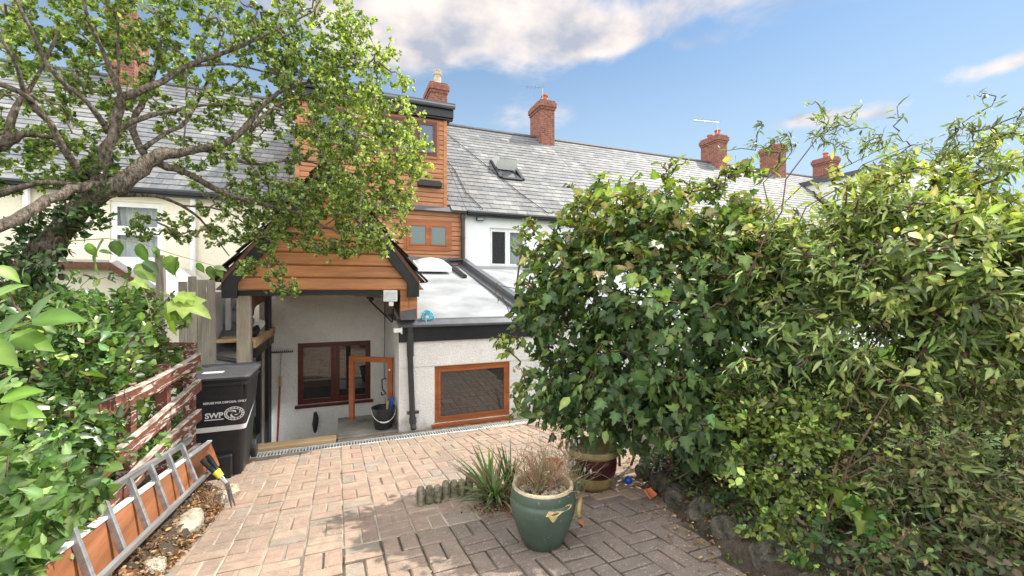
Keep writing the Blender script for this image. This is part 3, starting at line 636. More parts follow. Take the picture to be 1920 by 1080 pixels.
# small white shed with grey slates, seen past the gable's post
sh = empty('garden_shed', (-1.6, 7, -.7), 'low white shed with a grey slate lean-to roof squeezed beside the gable post', 'shed')
mb = MB(); mb.box(-1.72, 6.6, -.9, -1.22, 9.5, .42); mb.build('wall', MT['render_smooth'], sh)
mb = MB()
for k in range(7):
    a = k / 7; b = (k + 1) / 7 + .03; y0, y1 = 6.35 + a * 2.6, 6.35 + b * 2.6; z0, z1 = .42 + a * 1.15, .42 + b * 1.15
    for q in range(2): xx = -1.74 + q * .27 + (.04 if k % 2 else 0); mb.hexa([(xx, y0, z0), (xx + .265, y0, z0), (xx + .265, y1, z1 - .02), (xx, y1, z1 - .02), (xx, y0, z0 + .022), (xx + .265, y0, z0 + .022), (xx + .265, y1, z1), (xx, y1, z1)])
mb.build('roof', simple('shed_slate', (.16, .165, .17), .5, .35, 5, .3, 30), sh)
mb = MB(); mb.tube([(-1.7, 6.3, .46), (-1.16, 6.25, .34)], .03, 8); mb.build('gutter', MT['gutter'], sh)

# ---- 4: the lean-to extension
EX = empty('lean_to_extension', (1.8, 6.15, G(6)), 'low white roughcast extension with a pale sheet roof and a brown framed window', 'extension')
we = (1.287, 2.45, -.70, .125)
mb = MB(); wall_with_holes(mb, .787, 2.88, -.95, .135, 6.15, .24, [we]); mb.box(.787, 6.138, .136, 2.88, 6.39, .62)
mb.box(.787, 6.392, -1.4, 1.0, 8.05, .76); mb.prism([(8.06, -1.0), (10.19, -1.0), (10.19, 1.72), (8.06, 1.22)], 'x', .79, 1.0); mb.build('wall', MT['render'], EX)
mb = MB(); mb.box(.78, 6.10, .495, 2.95, 6.136, .70); mb.build('fascia', MT['black'], EX, bevel=.004)
mb = MB(); mb.box(.77, 6.03, .705, 2.97, 6.099, .735); mb.prism([(6.03, .736), (6.10, .80), (6.22, .815), (6.22, .736)], 'x', .77, 2.97); mb.build('roof_edge', MT['gutter'], EX, bevel=.004)
sl_ = (1.80 - .80) / (10.19 - 6.2)
mb = MB(); mb.prism([(6.23, .72), (6.23, .812), (10.19, 1.812), (10.19, 1.72)], 'x', .80, 2.72); mb.build('roof', MT['grp'], EX)
mb = MB(); mb.prism([(6.04, .76), (6.04, .93), (10.19, 1.97), (10.19, 1.78)], 'x', 2.775, 2.90); mb.prism([(6.10, .80), (6.10, .85), (10.19, 1.83), (10.19, 1.79)], 'x', 2.66, 2.775); mb.build('party_upstand', MT['flash'], EX)
mb = MB(); mb.prism([(10.02, 1.79), (10.16, 1.98), (10.185, 1.98), (10.185, 1.79)], 'x', 1.06, 2.66); mb.build('roof_flashing', MT['flash'], EX)
window('window', *we, 6.15, EX, MT['frame'], MT['glass'], 1, .055, .03, sill=.05)
dm = MB(); cy0 = 9.45; dm.prism([(cy0 - .34, 1.60), (cy0 - .34, 1.70), (cy0 + .34, 1.87), (cy0 + .34, 1.77)], 'x', 1.56, 2.28); kerb = dm.build('skylight_kerb', MT['upvc'], EX)
vs = []; dm = MB(); n_ = 14
for j in range(n_ + 1):
    for i in range(n_ + 1):
        u, v = i / n_, j / n_; h = .13 * (max(0, math.sin(math.pi * u)) ** .55) * (max(0, math.sin(math.pi * v)) ** .55); y = cy0 - .32 + .64 * v; dm.v.append((1.58 + .68 * u, y, 1.70 + .25 * (y - cy0 + .34) + h))
for j in range(n_):
    for i in range(n_): a = j * (n_ + 1) + i; dm.f.append((a, a + 1, a + n_ + 2, a + n_ + 1)); dm.mi.append(0)
dm.build('dome', MT['dome'], kerb, smooth=True)
mb = MB(); mb.tube([(.93, 6.08, .70), (.93, 6.08, .55), (.935, 6.085, .30)], .048, 10); mb.tube([(.93, 6.085, .34), (.965, 6.08, -.62), (.97, 6.02, -.70)], .040, 10)
mb.box(.89, 6.06, -.50, 1.05, 6.12, -.47); mb.tube([(.93, 6.08, .62), (.93, 6.08, .52)], .056, 10); mb.tube([(.965, 6.08, -.55), (.967, 6.07, -.63)], .050, 10); mb.build('downpipe', MT['pipe'], EX, smooth=False)
mb = MB(); mb.box(.70, 6.0, .645, .80, 6.09, .70); mb.box(.80, 6.005, .62, .815, 6.095, .71); mb.build('gutter_end', MT['upvc'], EX, bevel=.005)
mb = MB(); mb.tube([(2.46, 6.12, -.60), (2.60, 6.10, -.61)], .014, 6); mb.tube([(2.56, 6.1, -.63), (2.56, 6.1, -.585)], .02, 6); mb.build('overflow_pipe', MT['pipe'], EX)
# the neighbour's matching lean-to
EN = empty('lean_to_extension', (4.2, 6.2, G(6)), 'white extension of the neighbouring house, its pale roof running behind the hedge', 'extension')
mb = MB(); mb.box(2.905, 6.2, -.95, 5.6, 6.4, .66); mb.box(5.4, 6.4, -.95, 5.6, 10.19, .7); mb.build('wall', MT['render'], EN)
mb = MB(); mb.prism([(6.1, .68), (6.1, .86), (10.19, 1.80), (10.19, 1.6)], 'x', 2.91, 5.7); mb.build('roof', MT['grp'], EN)

# ---- 5: the gabled open store
GB = empty('gabled_store', (-.1, 6, -.7), 'open fronted store with an orange timber gable, black barge boards and a recessed white wall', 'outbuilding')
ax, az, ex, ez = -.115, 2.80, 1.145, 1.33; YG = 6.0; sl2 = (az - ez) / ex
mb = MB(); zb = 1.225; pit = .158; z = zb
while z < az - .1:
    zt = min(z + pit, az - .05); xw = lambda q: (az - q) / sl2 - .02
    a0, a1 = xw(z), max(xw(zt), .01); g = .014
    Y0 = YG
    mb.add([(ax - a0, Y0 - .014, z), (ax + a0, Y0 - .014, z), (ax + a0, Y0 - .03, z + .016), (ax - a0, Y0 - .03, z + .016), (ax + a1, Y0 - .024, zt - g), (ax - a1, Y0 - .024, zt - g), (ax + a1, Y0, zt - g + .005), (ax - a1, Y0, zt - g + .005), (ax + a1, Y0, zt), (ax - a1, Y0, zt)], [(0, 1, 2, 3), (3, 2, 4, 5), (5, 4, 6, 7), (7, 6, 8, 9)])
    z = zt
mb.add([(ax - (az - zb) / sl2, YG + .03, zb), (ax + (az - zb) / sl2, YG + .03, zb), (ax, YG + .03, az)], [(0, 1, 2)])
mb.build('gable_cladding', MT['clad'], GB)
mb = MB()
for s in (-1, 1):
    mb.prism([(ax, az + .06), (ax + s * (ex + .0), ez + .06), (ax + s * (ex + .0), ez - .20), (ax + s * (ex - .16), ez - .20), (ax + s * (ex - .16), ez - .015), (ax, az - .22)], 'y', YG - .075, YG - .035)
mb.build('barge_board', MT['black'], GB, bevel=.004)
for s in (-1, 1):                                   # roof slopes with slates laid in courses
    V = []; F_ = []; C = []; Ls = math.hypot(ex + .03, (ex + .03) * sl2); nr = 9; dx, dz = (ex + .03) / Ls, -(ex + .03) * sl2 / Ls; nx, nz = -dz, dx
    for r in range(nr):
        s0_, s1_ = Ls * r / nr - .02, Ls * (r + 1) / nr; y = YG - .10 - (.1 if r % 2 else 0)
        while y < 10.15:
            ya, yb = max(y, YG - .12) + .003, min(y + .22, 10.18) - .003
            if yb - ya > .03:
                k = random.uniform(.7, 1.25); col = (.13 * k, .12 * k, .115 * k); l0 = random.uniform(.02, .035); b = len(V)
                for (q, h) in ((s0_, .085), (s1_, .085 + l0), (s1_, .08)):
                    for yy in (ya, yb): V.append((ax + s * (dx * q + nx * h), yy, az - .02 + dz * q + nz * h)); C.append(col)
                F_ += [(b, b + 1, b + 3, b + 2), (b + 2, b + 3, b + 5, b + 4)]
            y += .22
    o = np_mesh('roof_slates', V, [4] * len(F_), np.array(F_).ravel(), MT['slate'], GB, np.array(C))
    mb = MB(); mb.prism([(ax, az + .02), (ax + s * (ex + .0), ez - .03), (ax + s * (ex + .0), ez + .03), (ax, az + .075)], 'y', YG - .085, 10.18); mb.build('roof_deck', MT['brownbeam'], o)
mb = MB(); mb.box(-1.12, YG + .035, 1.155, .99, YG + .12, 1.222); mb.build('front_beam', MT['black'], GB)
mb = MB(); wall_with_holes(mb, -1.12, .786, -1.5, .50, 8.05, .2, [(-.627, .54, -.72, .32)]); mb.box(-1.12, 8.03, .501, .786, 8.25, 2.4); mb.build('back_wall', MT['render_in'], GB)
window('window', -.627, .54, -.72, .32, 8.05, GB, MT['frame_red'], MT['glass'], 2, .05, .03, sill=.05, divw=.07)
mb = MB(); mb.box(-1.13, 6.04, G(6) - .1, -.985, 6.18, 1.22); mb.build('front_post', MT['post'], GB, bevel=.006)
for q in ((-1.06, 6.9, -1.0, 6.99, .56), (-1.03, 7.35, -.96, 7.43, 1.1), (-1.05, 7.72, -.98, 7.80, 1.2)): mb = MB(); mb.box(q[0], q[1], -1.3, q[2], q[3], q[4]); mb.build('inner_post', MT['black'], GB)
mb = MB(); mb.box(-1.05, 7.12, -1.3, -.99, 7.19, 1.1); mb.build('middle_post', MT['greywood'], GB)
mb = MB(); mb.hexa([(-1.0, 6.12, 1.0), (-.975, 6.12, 1.0), (-.975, 8.0, 1.13), (-1.0, 8.0, 1.13), (-1.0, 6.12, 1.22), (-.975, 6.12, 1.22), (-.975, 8.0, 1.24), (-1.0, 8.0, 1.24)]); mb.build('side_board', MT['brownbeam'], GB)
mb = MB(); mb.box(-1.40, 6.2, .58, -.98, 8.03, .61); mb.box(-.98, 6.2, .50, -.955, 8.03, .615); mb.build('shelf', MT['newwood'], GB)
mb = MB(); mb.box(-1.0, 6.3, .36, -.97, 8.0, .49); mb.build('shelf_bearer', MT['black'], GB)
mb = MB(); mb.box(-1.5, 6.25, .3, -1.46, 8.05, 1.2); mb.box(-1.42, 6.9, .62, -1.36, 7.0, 1.15); mb.build('side_wall', MT['render_smooth'], GB)
mb = MB(); mb.box(.787, YG + .005, .82, .90, YG + .06, 1.225); mb.build('corner_board', MT['clad'], GB, bevel=.003)
mb = MB(); mb.box(.905, YG + .02, .82, 1.02, YG + .06, 1.2); mb.build('corner_board', MT['clad'], GB, bevel=.003)
mb = MB(); mb.box(.96, YG + .062, .82, 1.0, 10.17, 1.42); mb.build('side_cladding', MT['clad_y'], GB)
mb = MB(); mb.prism([(.79, .815), (1.0, .815), (1.0, .97), (.79, .93)], 'y', YG + .0, YG + .004 - .03); mb.box(1.001, YG + .07, .82, 1.02, 10.1, .95); mb.build('foot_flashing', MT['flash'], GB)

# threshold: sleeper, slab
mb = MB(); v = []
mb.box(-.94, 6.02, -.83, -.02, 6.20, -.70); tag(mb.build('timber_sleeper', MT['newwood'], None, bevel=.012), 'pale split timber sleeper lying behind the drain at the edge of the sunken floor', 'sleeper')
mb = MB(); mb.box(-.0, 6.165, -1.36, .785, 7.1, -.735); tag(mb.build('stone_step', simple('damp_slab', (.10, .105, .09), .5, 0, 2.4, .3, 40, .004, c2=(.36, .34, .29)), None, bevel=.01), 'damp grey stone slab under the bucket inside the open store', 'step')
# ================================================================ THINGS
# ---- wheelie bin
bn = empty('wheelie_bin', (-1.12, 5.35, G(5.3)), 'black wheelie bin with white printed letters and a white band round its front', 'bin')
bx0, by0, bz0 = -1.12, 5.0, G(5.2)
def bin_ring(z, w_, d0, d1, r=.05, n=4):
    P = []
    for (cx_, cy_, a0) in ((w_ / 2 - r, d1 - r, 0), (-w_ / 2 + r, d1 - r, 90), (-w_ / 2 + r, d0 + r, 180), (w_ / 2 - r, d0 + r, 270)):
        for k in range(n + 1): a = R(a0 + 90 * k / n); P.append((bx0 + cx_ + r * math.cos(a), by0 + cy_ + r * math.sin(a), z))
    return P
def loft(mb, rings, cap0=True, cap1=True):
    n = len(rings[0]); vs = [p for r in rings for p in r]
    fs = [(i * n + k, i * n + (k + 1) % n, (i + 1) * n + (k + 1) % n, (i + 1) * n + k) for i in range(len(rings) - 1) for k in range(n)]
    if cap0: fs.append(tuple(range(n))[::-1])
    if cap1: fs.append(tuple((len(rings) - 1) * n + k for k in range(n)))
    mb.add(vs, fs)
mb = MB(); loft(mb, [bin_ring(bz0 + .02, .42, .10, .55), bin_ring(bz0 + .03, .44, .09, .56), bin_ring(bz0 + .30, .475, .065, .60), bin_ring(bz0 + .80, .535, .02, .68), bin_ring(bz0 + .94, .55, .005, .70),
                     bin_ring(bz0 + .941, .58, -.012, .71), bin_ring(bz0 + .965, .58, -.012, .71), bin_ring(bz0 + .966, .555, .0, .70), bin_ring(bz0 + .985, .555, .0, .70), bin_ring(bz0 + .986, .585, -.016, .712), bin_ring(bz0 + 1.0, .585, -.016, .712)])
mb.box(bx0 + .255, by0 + .0, bz0 + .80, bx0 + .277, by0 + .02, bz0 + .94); mb.box(bx0 - .277, by0 + .0, bz0 + .80, bx0 - .255, by0 + .02, bz0 + .94)
mb.build('body', MT['binp'], bn, bevel=.003)
mb = MB(); loft(mb, [bin_ring(bz0 + 1.003, .60, -.03, .74, .06), bin_ring(bz0 + 1.025, .605, -.035, .745, .06), bin_ring(bz0 + 1.04, .575, -.015, .72, .06), bin_ring(bz0 + 1.045, .50, .05, .66, .05), bin_ring(bz0 + 1.032, .47, .07, .62, .05)])
mb.tube([(bx0 - .29, by0 + .77, bz0 + 1.03), (bx0 + .29, by0 + .77, bz0 + 1.03)], .017, 8); mb.box(bx0 - .2, by0 + .73, bz0 + 1.0, bx0 - .15, by0 + .78, bz0 + 1.03); mb.box(bx0 + .15, by0 + .73, bz0 + 1.0, bx0 + .2, by0 + .78, bz0 + 1.03)
lid = mb.build('lid', simple('bin_lid', (.055, .057, .062), .5, .2, 8, .2, 120, .001), bn, bevel=.004)
mb = MB(); mb.box(bx0 - .16, by0 + .22, bz0 + 1.032, bx0 + .02, by0 + .32, bz0 + 1.036); mb.build('sticker', MT['white_print'], lid)
for s in (-1, 1):
    mb = MB(); X = bx0 + s * .245; ring = []
    mb.v = []; prof = [(.06, -.025), (.095, -.024), (.10, -.015), (.10, .015), (.095, .024), (.06, .025)]
    n = 20; b = 0; vs = [(X + p[1], by0 + .60 + p[0] * math.cos(2 * math.pi * k / n), bz0 + .10 + p[0] * math.sin(2 * math.pi * k / n)) for p in prof for k in range(n)]
    mb.add(vs, [(i * n + k, i * n + (k + 1) % n, (i + 1) * n + (k + 1) % n, (i + 1) * n + k) for i in range(len(prof) - 1) for k in range(n)] + [tuple(range(n)), tuple(range(5 * n, 6 * n))])
    wh = mb.build('wheel', MT['rubber'], bn); mb = MB(); mb.tube([(X - .027, by0 + .60, bz0 + .10), (X + .027, by0 + .60, bz0 + .10)], .055, 14); mb.build('hub', MT['pipe'], wh)
mb = MB(); mb.tube([(bx0 - .23, by0 + .60, bz0 + .10), (bx0 + .23, by0 + .60, bz0 + .10)], .012, 8); mb.build('axle', MT['steel'], bn)
mb = MB(); mb.hexa([(bx0 - .06, by0 + .0, bz0 + .02), (bx0 + .14, by0 + .0, bz0 + .02), (bx0 + .14, by0 + .1, bz0 + .02), (bx0 - .06, by0 + .1, bz0 + .02), (bx0 - .06, by0 + .02, bz0 + .24), (bx0 + .14, by0 + .02, bz0 + .24), (bx0 + .14, by0 + .1, bz0 + .26), (bx0 - .06, by0 + .1, bz0 + .26)]); mb.build('foot_rest', MT['binp'], bn, bevel=.01)
def fy(z): h = z - bz0; return by0 + float(np.interp(h, [.3, .8, .94], [.065, .02, .005])) - .0035
zt = bz0 + .765; text_mesh('REFUSE FOR DISPOSAL ONLY', .028, bx0 + .085, fy(zt), zt, 'lettering', MT['white_print'], bn, bold=.0008)
zt = bz0 + .625; text_mesh('SWP', .072, bx0 - .01, fy(zt) - .002, zt, 'lettering', MT['white_print'], bn, bold=.0022, sx=1.05)
mb = MB(); mb.box(bx0 - .09, fy(zt) - .002, zt - .022, bx0 + .07, fy(zt), zt - .013); mb.build('underline', MT['white_print'], bn)
# oval emblem: rim, dots, a swirl of shapes
mb = MB(); ec, ez_ = bx0 + .162, zt + .030; yy = fy(ez_) - .003
def oval(mb, cx_, cz_, ra, rb, r2, y, n=28):
    vs = [(cx_ + a * math.cos(2 * math.pi * k / n), y, cz_ + b * math.sin(2 * math.pi * k / n)) for (a, b) in ((ra, rb), (ra * r2, rb * r2)) for k in range(n)]
    mb.add(vs, [(k, (k + 1) % n, n + (k + 1) % n, n + k) for k in range(n)])
oval(mb, ec, ez_, .088, .068, .90, yy); oval(mb, ec, ez_, .070, .050, .88, yy)
for k in range(16): a = 2 * math.pi * k / 16; oval(mb, ec + .0755 * math.cos(a), ez_ + .056 * math.sin(a), .006, .005, .0, yy, 8)
for q in range(3):
    a0 = q * 2.1 + .5; pts = []
    for k in range(9): a = a0 + k * .28; r = .012 + .0045 * k; pts.append((ec + r * math.cos(a) * 1.15, ez_ + r * math.sin(a) * .85))
    for k in range(8): (x0, z0), (x1, z1) = pts[k], pts[k + 1]; wq = .013 * math.sin(math.pi * (k + .6) / 9); mb.add([(x0 - wq / 2, yy, z0 - wq / 2), (x1 - wq / 2, yy, z1 - wq / 2), (x1 + wq / 2, yy, z1 + wq / 2), (x0 + wq / 2, yy, z0 + wq / 2)], [(0, 1, 2, 3)])
mb.build('emblem', MT['white_print'], bn, fixn=False)
mb = MB(); za, zb_ = bz0 + .485, bz0 + .535
rg = lambda z, e: bin_ring(z, float(np.interp(z - bz0, [.3, .8], [.475, .535])) + 2 * e, float(np.interp(z - bz0, [.3, .8], [.065, .02])) - e, float(np.interp(z - bz0, [.3, .8], [.60, .68])))
ra_, rb_ = rg(za, .004), rg(zb_, .004); keep = [k for k in range(len(ra_)) if ra_[k][1] < by0 + .35]
n = len(ra_)
sel = list(range(10, 20)); pts_a = [ra_[9]] * 0 + [ra_[k] for k in sel]; pts_b = [rb_[k] for k in sel]
ya = by0 + .5; right_a = (ra_[19][0], ya, za + .13); right_b = (rb_[19][0] + .012, ya, zb_ + .13); pa_, pb_ = pts_a + [right_a], pts_b + [right_b]
mb.add(pa_ + pb_, [(k, k + 1, len(pa_) + k + 1, len(pa_) + k) for k in range(len(pa_) - 1)]); mb.build('band', MT['white_print'], bn, fixn=False)

# ---- weathered fence behind the bin, post, far fence
fn = empty('board_fence', (-1.42, 5.85, G(6)), 'tall silver grey fence of rough upright boards standing behind the bin', 'fence')
for k in range(4):
    x0 = -1.62 + k * .088; t_ = 1.36 + random.uniform(-.02, .03) - (k == 0) * .05; mb = MB(); mb.hexa([(x0, 5.84, -.8), (x0 + .082, 5.84, -.8), (x0 + .082, 5.858, -.8), (x0, 5.858, -.8), (x0 - .03, 5.84, t_), (x0 + .052, 5.84, t_), (x0 + .052, 5.858, t_), (x0 - .03, 5.858, t_)]); mb.build('board', MT['greywood'], fn)
mb = MB(); mb.box(-1.66, 5.86, .2, -1.29, 5.90, .28); mb.build('rail', MT['greywood'], fn)
fp = MB(); fp.bar((-1.60, 5.35, -.7), (-1.66, 5.35, 1.58), .07, .07); tag(fp.build('fence_post', MT['greywood'], None, bevel=.006), 'lone dark upright post between the cream outhouse and the grey board fence', 'post')
fl = empty('old_fence', (-4.6, 4.2, -.5), 'old grey close board fence at the far edge behind the tree trunk', 'fence')
for k in range(12):
    x0 = -5.3 + k * .145; mb = MB(); mb.box(x0, 4.4, -.6, x0 + .14, 4.42, 1.72 + random.uniform(-.02, .02)); mb.build('board', MT['greywood'], fl)
mb = MB(); mb.box(-5.3, 4.36, 1.70, -3.56, 4.46, 1.74); mb.build('capping', MT['greywood'], fl)

# ---- flaking slatted fence beside the driveway
MT['sunlit_edge'] = simple('sunlit_slat_top', (.20, .12, .08), .85, 0, 30, .6, 50, .005, c2=(.72, .64, .56), stretch=(1, .3, 1), detail=9)  # sunlight on the slat tops, coloured in as a pale strip
PF = empty('slatted_fence', (-1.18, 3.6, G(4)), 'low rickety slatted fence with flaking red brown and white paint behind the ladder', 'fence')
for k, (z0, z1, dy) in enumerate(((.58, .58, -.08), (.32, .28, -.06), (.05, .06, -.05), (-.23, -.18, -.06), (-.44, -.38, -.08))):
    mb = MB(); segs = 8; y0, y1 = 2.75, 4.66 + dy; h = .085
    for q in range(segs):
        a, b = q / segs, (q + 1) / segs; f = lambda t: z0 + (z1 - z0) * (1 - t) - .03 * math.sin(t * 3.1 + k); ya, yb = y0 + (y1 - y0) * a, y0 + (y1 - y0) * b
        mb.hexa([(-1.15, ya, f(a)), (-1.125, ya, f(a)), (-1.125, yb, f(b)), (-1.15, yb, f(b)), (-1.165, ya, f(a) + h), (-1.13, ya, f(a) + h), (-1.13, yb, f(b) + h), (-1.165, yb, f(b) + h)])
        mb.cur = 1; mb.hexa([(-1.168, ya, f(a) + h + .001), (-1.127, ya, f(a) + h + .001), (-1.127, yb, f(b) + h + .001), (-1.168, yb, f(b) + h + .001), (-1.166, ya, f(a) + h + .009), (-1.130, ya, f(a) + h + .009), (-1.130, yb, f(b) + h + .009), (-1.166, yb, f(b) + h + .009)]); mb.cur = 0
    mb.build('slat', [MT['flaky'], MT['sunlit_edge']], PF)
for k, y in enumerate((4.52, 3.9, 3.3)):
    mb = MB(); mb.box(-1.24, y, G(y) - .1, -1.168, y + .08, .70 - .02 * k); mb.build('upright', MT['flaky'], PF)
    mb = MB(); mb.box(-1.46, y + .1, G(y) - .1, -1.40, y + .17, .80); mb.build('upright', MT['flaky'], PF)
for k, z in enumerate((.74,)):
    mb = MB(); mb.bar((-1.42, 2.8, z), (-1.42, 4.75, z + .02), .03, .09); mb.build('slat', MT['flaky'], PF)
mb = MB(); mb.bar((-1.42, 4.64, .74), (-1.18, 4.68, .72), .03, .07); mb.build('slat', MT['flaky'], PF)
mb = MB(); mb.bar((-1.42, 4.64, .40), (-1.18, 4.68, .42), .03, .07); mb.build('slat', MT['flaky'], PF)
fpw = MB(); fpw.lathe([(.05, 0), (.075, .12), (.085, .12), (.085, .15), (.07, .15), (.065, .05), (0, .05)], 16, W(270, 722, 3.55)); tag(fpw.build('flower_pot', MT['terra'], None, smooth=False), 'small terracotta flower pot hooked on the flaking slatted fence among leaves', 'plant pot')

# ---- ladder and timber plank leaning behind it
LD = empty('ladder', (-1.0, 3.1, G(3) + .2), 'aluminium ladder lying on its side along the stony bank', 'ladder')
def lz(y): return G(y) + .265
mb = MB(); mb.bar((-.985, 1.55, lz(1.55)), (-.985, 4.36, lz(4.36)), .022, .048, up=(.35, 0, 1)); mb.build('stile', MT['alu'], LD, bevel=.003)
mb = MB(); mb.bar((-1.115, 1.55, lz(1.55) + .30), (-1.115, 4.26, lz(4.26) + .28), .022, .048, up=(.35, 0, 1)); mb.build('stile', MT['alu'], LD, bevel=.003)
for k in range(8):
    y = 3.98 - k * .30; mb = MB(); mb.bar((-.992, y - .05, lz(y)), (-1.108, y + .02, lz(y) + .285), .030, .026, up=(0, 1, 0)); mb.build('rung', MT['alu'], LD, bevel=.003)
mb = MB(); mb.hexa([(-1.05, 1.7, G(1.7) + .22), (-1.03, 1.7, G(1.7) + .22), (-1.03, 4.78, G(4.78) + .19), (-1.05, 4.78, G(4.78) + .19), (-1.10, 1.7, G(1.7) + .44), (-1.08, 1.7, G(1.7) + .44), (-1.08, 4.70, G(4.7) + .43), (-1.10, 4.70, G(4.7) + .43)])
pl = empty('fascia_plank', (-1.06, 3.2, G(3) + .2), 'long orange brown plank with a white edge propped behind the ladder', 'plank'); mb.build('face', MT['plank'], pl)
mb = MB(); mb.hexa([(-1.104, 1.7, G(1.7) + .443), (-1.07, 1.7, G(1.7) + .443), (-1.07, 4.70, G(4.7) + .433), (-1.104, 4.70, G(4.7) + .433), (-1.104, 1.7, G(1.7) + .458), (-1.07, 1.7, G(1.7) + .458), (-1.07, 4.70, G(4.7) + .448), (-1.104, 4.70, G(4.7) + .448)]); mb.build('edge', MT['upvc'], pl)
# ---- shears
SH = empty('hedge_shears', (-.77, 4.05, G(4)), 'hedge shears with black and yellow handles leaning blades down against a rock', 'shears')
piv = Vector(W(426, 908, 3.47)); tipp = Vector((-.775, 4.03, G(4.03) + .005)); hd1, hd2 = Vector(W(378, 862, 3.44)), Vector(W(389, 854, 3.50))
for k, hd in enumerate((hd1, hd2)):
    off = Vector((.0, 0, 0)); d = (piv - hd); mb = MB(); mb.tube([hd, hd + d * .12, hd + d * .5], [.017, .020, .017], 8); mb.build('grip', MT['rubber'], SH)
    mb = MB(); mb.tube([hd + d * .5, hd + d * .72], [.019, .018], 8); mb.build('handle', MT['yellow'], SH); mb = MB(); mb.tube([hd + d * .72, hd + d * 1.0], [.010, .012], 6)
    q = tipp + Vector((.012 * (k * 2 - 1), .01 * k, 0)); mb.bar(piv + d * .0, q, .034, .006, up=(.3, 1, 0), w2=.008); mb.build('blade', MT['steel'], SH)
mb = MB(); mb.tube([piv - Vector((0, .02, 0)), piv + Vector((0, .02, 0))], .016, 8); mb.build('pivot', MT['steel'], SH)

# ---- rocks along the bank and under the hedge
def rock(c, s, label, mat='rock', name='rock', seed=0, group=None, rot=0):
    r = random.Random(seed); me = bpy.data.meshes.new(name); import bmesh
    bm = bmesh.new(); bmesh.ops.create_icosphere(bm, subdivisions=3, radius=1)
    dirs = [Vector((r.gauss(0, 1), r.gauss(0, 1), r.gauss(0, 1))).normalized() for _ in range(14)]; ds = [r.uniform(.55, .85) for _ in dirs]
    for v in bm.verts:
        p = v.co.copy()
        for d, k in zip(dirs, ds):
            e = p.dot(d) - k
            if e > 0: p -= d * e * .9
        p += p.normalized() * (math.sin(p.x * 9 + seed) * math.cos(p.y * 8) * .03)
        q = Vector((p.x * s[0], p.y * s[1], p.z * s[2])); v.co = Matrix.Rotation(rot, 3, 'Z') @ q
    bm.to_mesh(me); bm.free(); o = link_mesh(me, name, MT[mat], None); o.location = c; tag(o, label, 'rock', group); return o
rock((-.97, 3.62, G(3.6) + .045), (.12, .20, .11), 'largest pale angular rock under the middle of the ladder', seed=3)
rock((-.87, 4.12, G(4.1) + .06), (.08, .09, .09), 'round brown rock propping up the hedge shears', 'rock', seed=5)
rock((-.83, 4.30, G(4.3) + .05), (.07, .08, .08), 'pale cream rock just behind the blades of the shears', 'rock', seed=8)
rock((-1.0, 3.05, G(3.0) + .03), (.09, .13, .08), 'grey brown rock half buried in dead leaves, nearer than the largest pale one', 'rock', seed=11)
rock((-.98, 2.55, G(2.5) + .03), (.08, .12, .08), 'pale rock at the near end of the ladder bank', 'rock', seed=14)
rk = [(2.47, 3.0, .10, .12, .09), (2.40, 2.72, .12, .16, .12), (2.28, 2.42, .13, .13, .11), (2.22, 2.12, .12, .15, .13), (2.12, 1.84, .11, .14, .10), (2.05, 1.55, .10, .15, .11), (2.0, 1.25, .1, .14, .1), (2.62, 2.75, .12, .12, .16)]
rl = ['dark edging rock nearest the terracotta shard', 'broad dark edging rock with lichen, second from the terracotta shard', 'mossy edging rock under the hedge, third from the terracotta shard', 'flat mossy edging rock below the yellow green shrub', 'dark edging rock further along below the yellow green shrub', 'edging rock close to the bottom of the view by the paving', 'nearest edging rock at the paving corner', 'taller rock set behind the edging rocks under the hedge']
for k, (x, y, a, b, c_) in enumerate(rk): rock((x, y, G(y) + .05), (a, b, c_), rl[k], 'rock_dark', seed=20 + k, group='edging rocks under the hedge')

# ---- items at the store
RK = empty('garden_rake', (-.90, 7.9, -1.3), 'garden rake with a red pole leaning upright on the white wall, teeth at the top', 'rake')
ra0, ra1 = Vector((-.885, 7.60, -1.34)), Vector((-.862, 8.0, .185)); dd = ra1 - ra0
mb = MB(); mb.tube([ra0, ra0 + dd * .66], .016, 8); mb.build('pole', MT['redpole'], RK); mb = MB(); mb.tube([ra0 + dd * .66, ra0 + dd * .76], .020, 8); mb.build('socket', MT['mustard'], RK)
mb = MB(); mb.tube([ra0 + dd * .76, ra1], .010, 8); mb.build('shaft', MT['steel'], RK)
mb = MB(); mb.box(-1.03, 7.985, .185, -.69, 8.0, .20)
for k in range(12): mb.box(-1.027 + k * .0300, 7.95, .195, -1.019 + k * .0300, 8.0, .222)
mb.build('head', MT['pipe'], RK)
# unglazed timber window frame on the slab
DF = empty('spare_window', (.45, 6.8, -.73), 'empty orange brown window frame standing on the slab and leaning on the white wall', 'frame')
fa, fb = Vector((.195, 6.93, -.735)), Vector((.725, 6.62, -.735)); tl, tr_ = fa + Vector((0, 0, .885)), fb + Vector((.0, .0, .875))
for (p, q) in ((fa, tl), (fb, tr_)):
    mb = MB(); mb.bar(p, q, .075, .05, up=(.5, .86, 0)); mb.build('stile', MT['frame'], DF, bevel=.003)
mb = MB(); e = (tr_ - tl).normalized() * .037; dz_ = Vector((0, 0, .0375)); mb.bar(tl - e + dz_, tr_ + e + dz_, .05, .075); mb.build('top_rail', MT['frame'], DF, bevel=.003)
mb = MB(); mb.tube([tr_ + Vector((-.02, -.03, -.1)), tr_ + Vector((-.02, -.06, -.1))], .014, 8); mb.build('catch', MT['upvc'], DF)
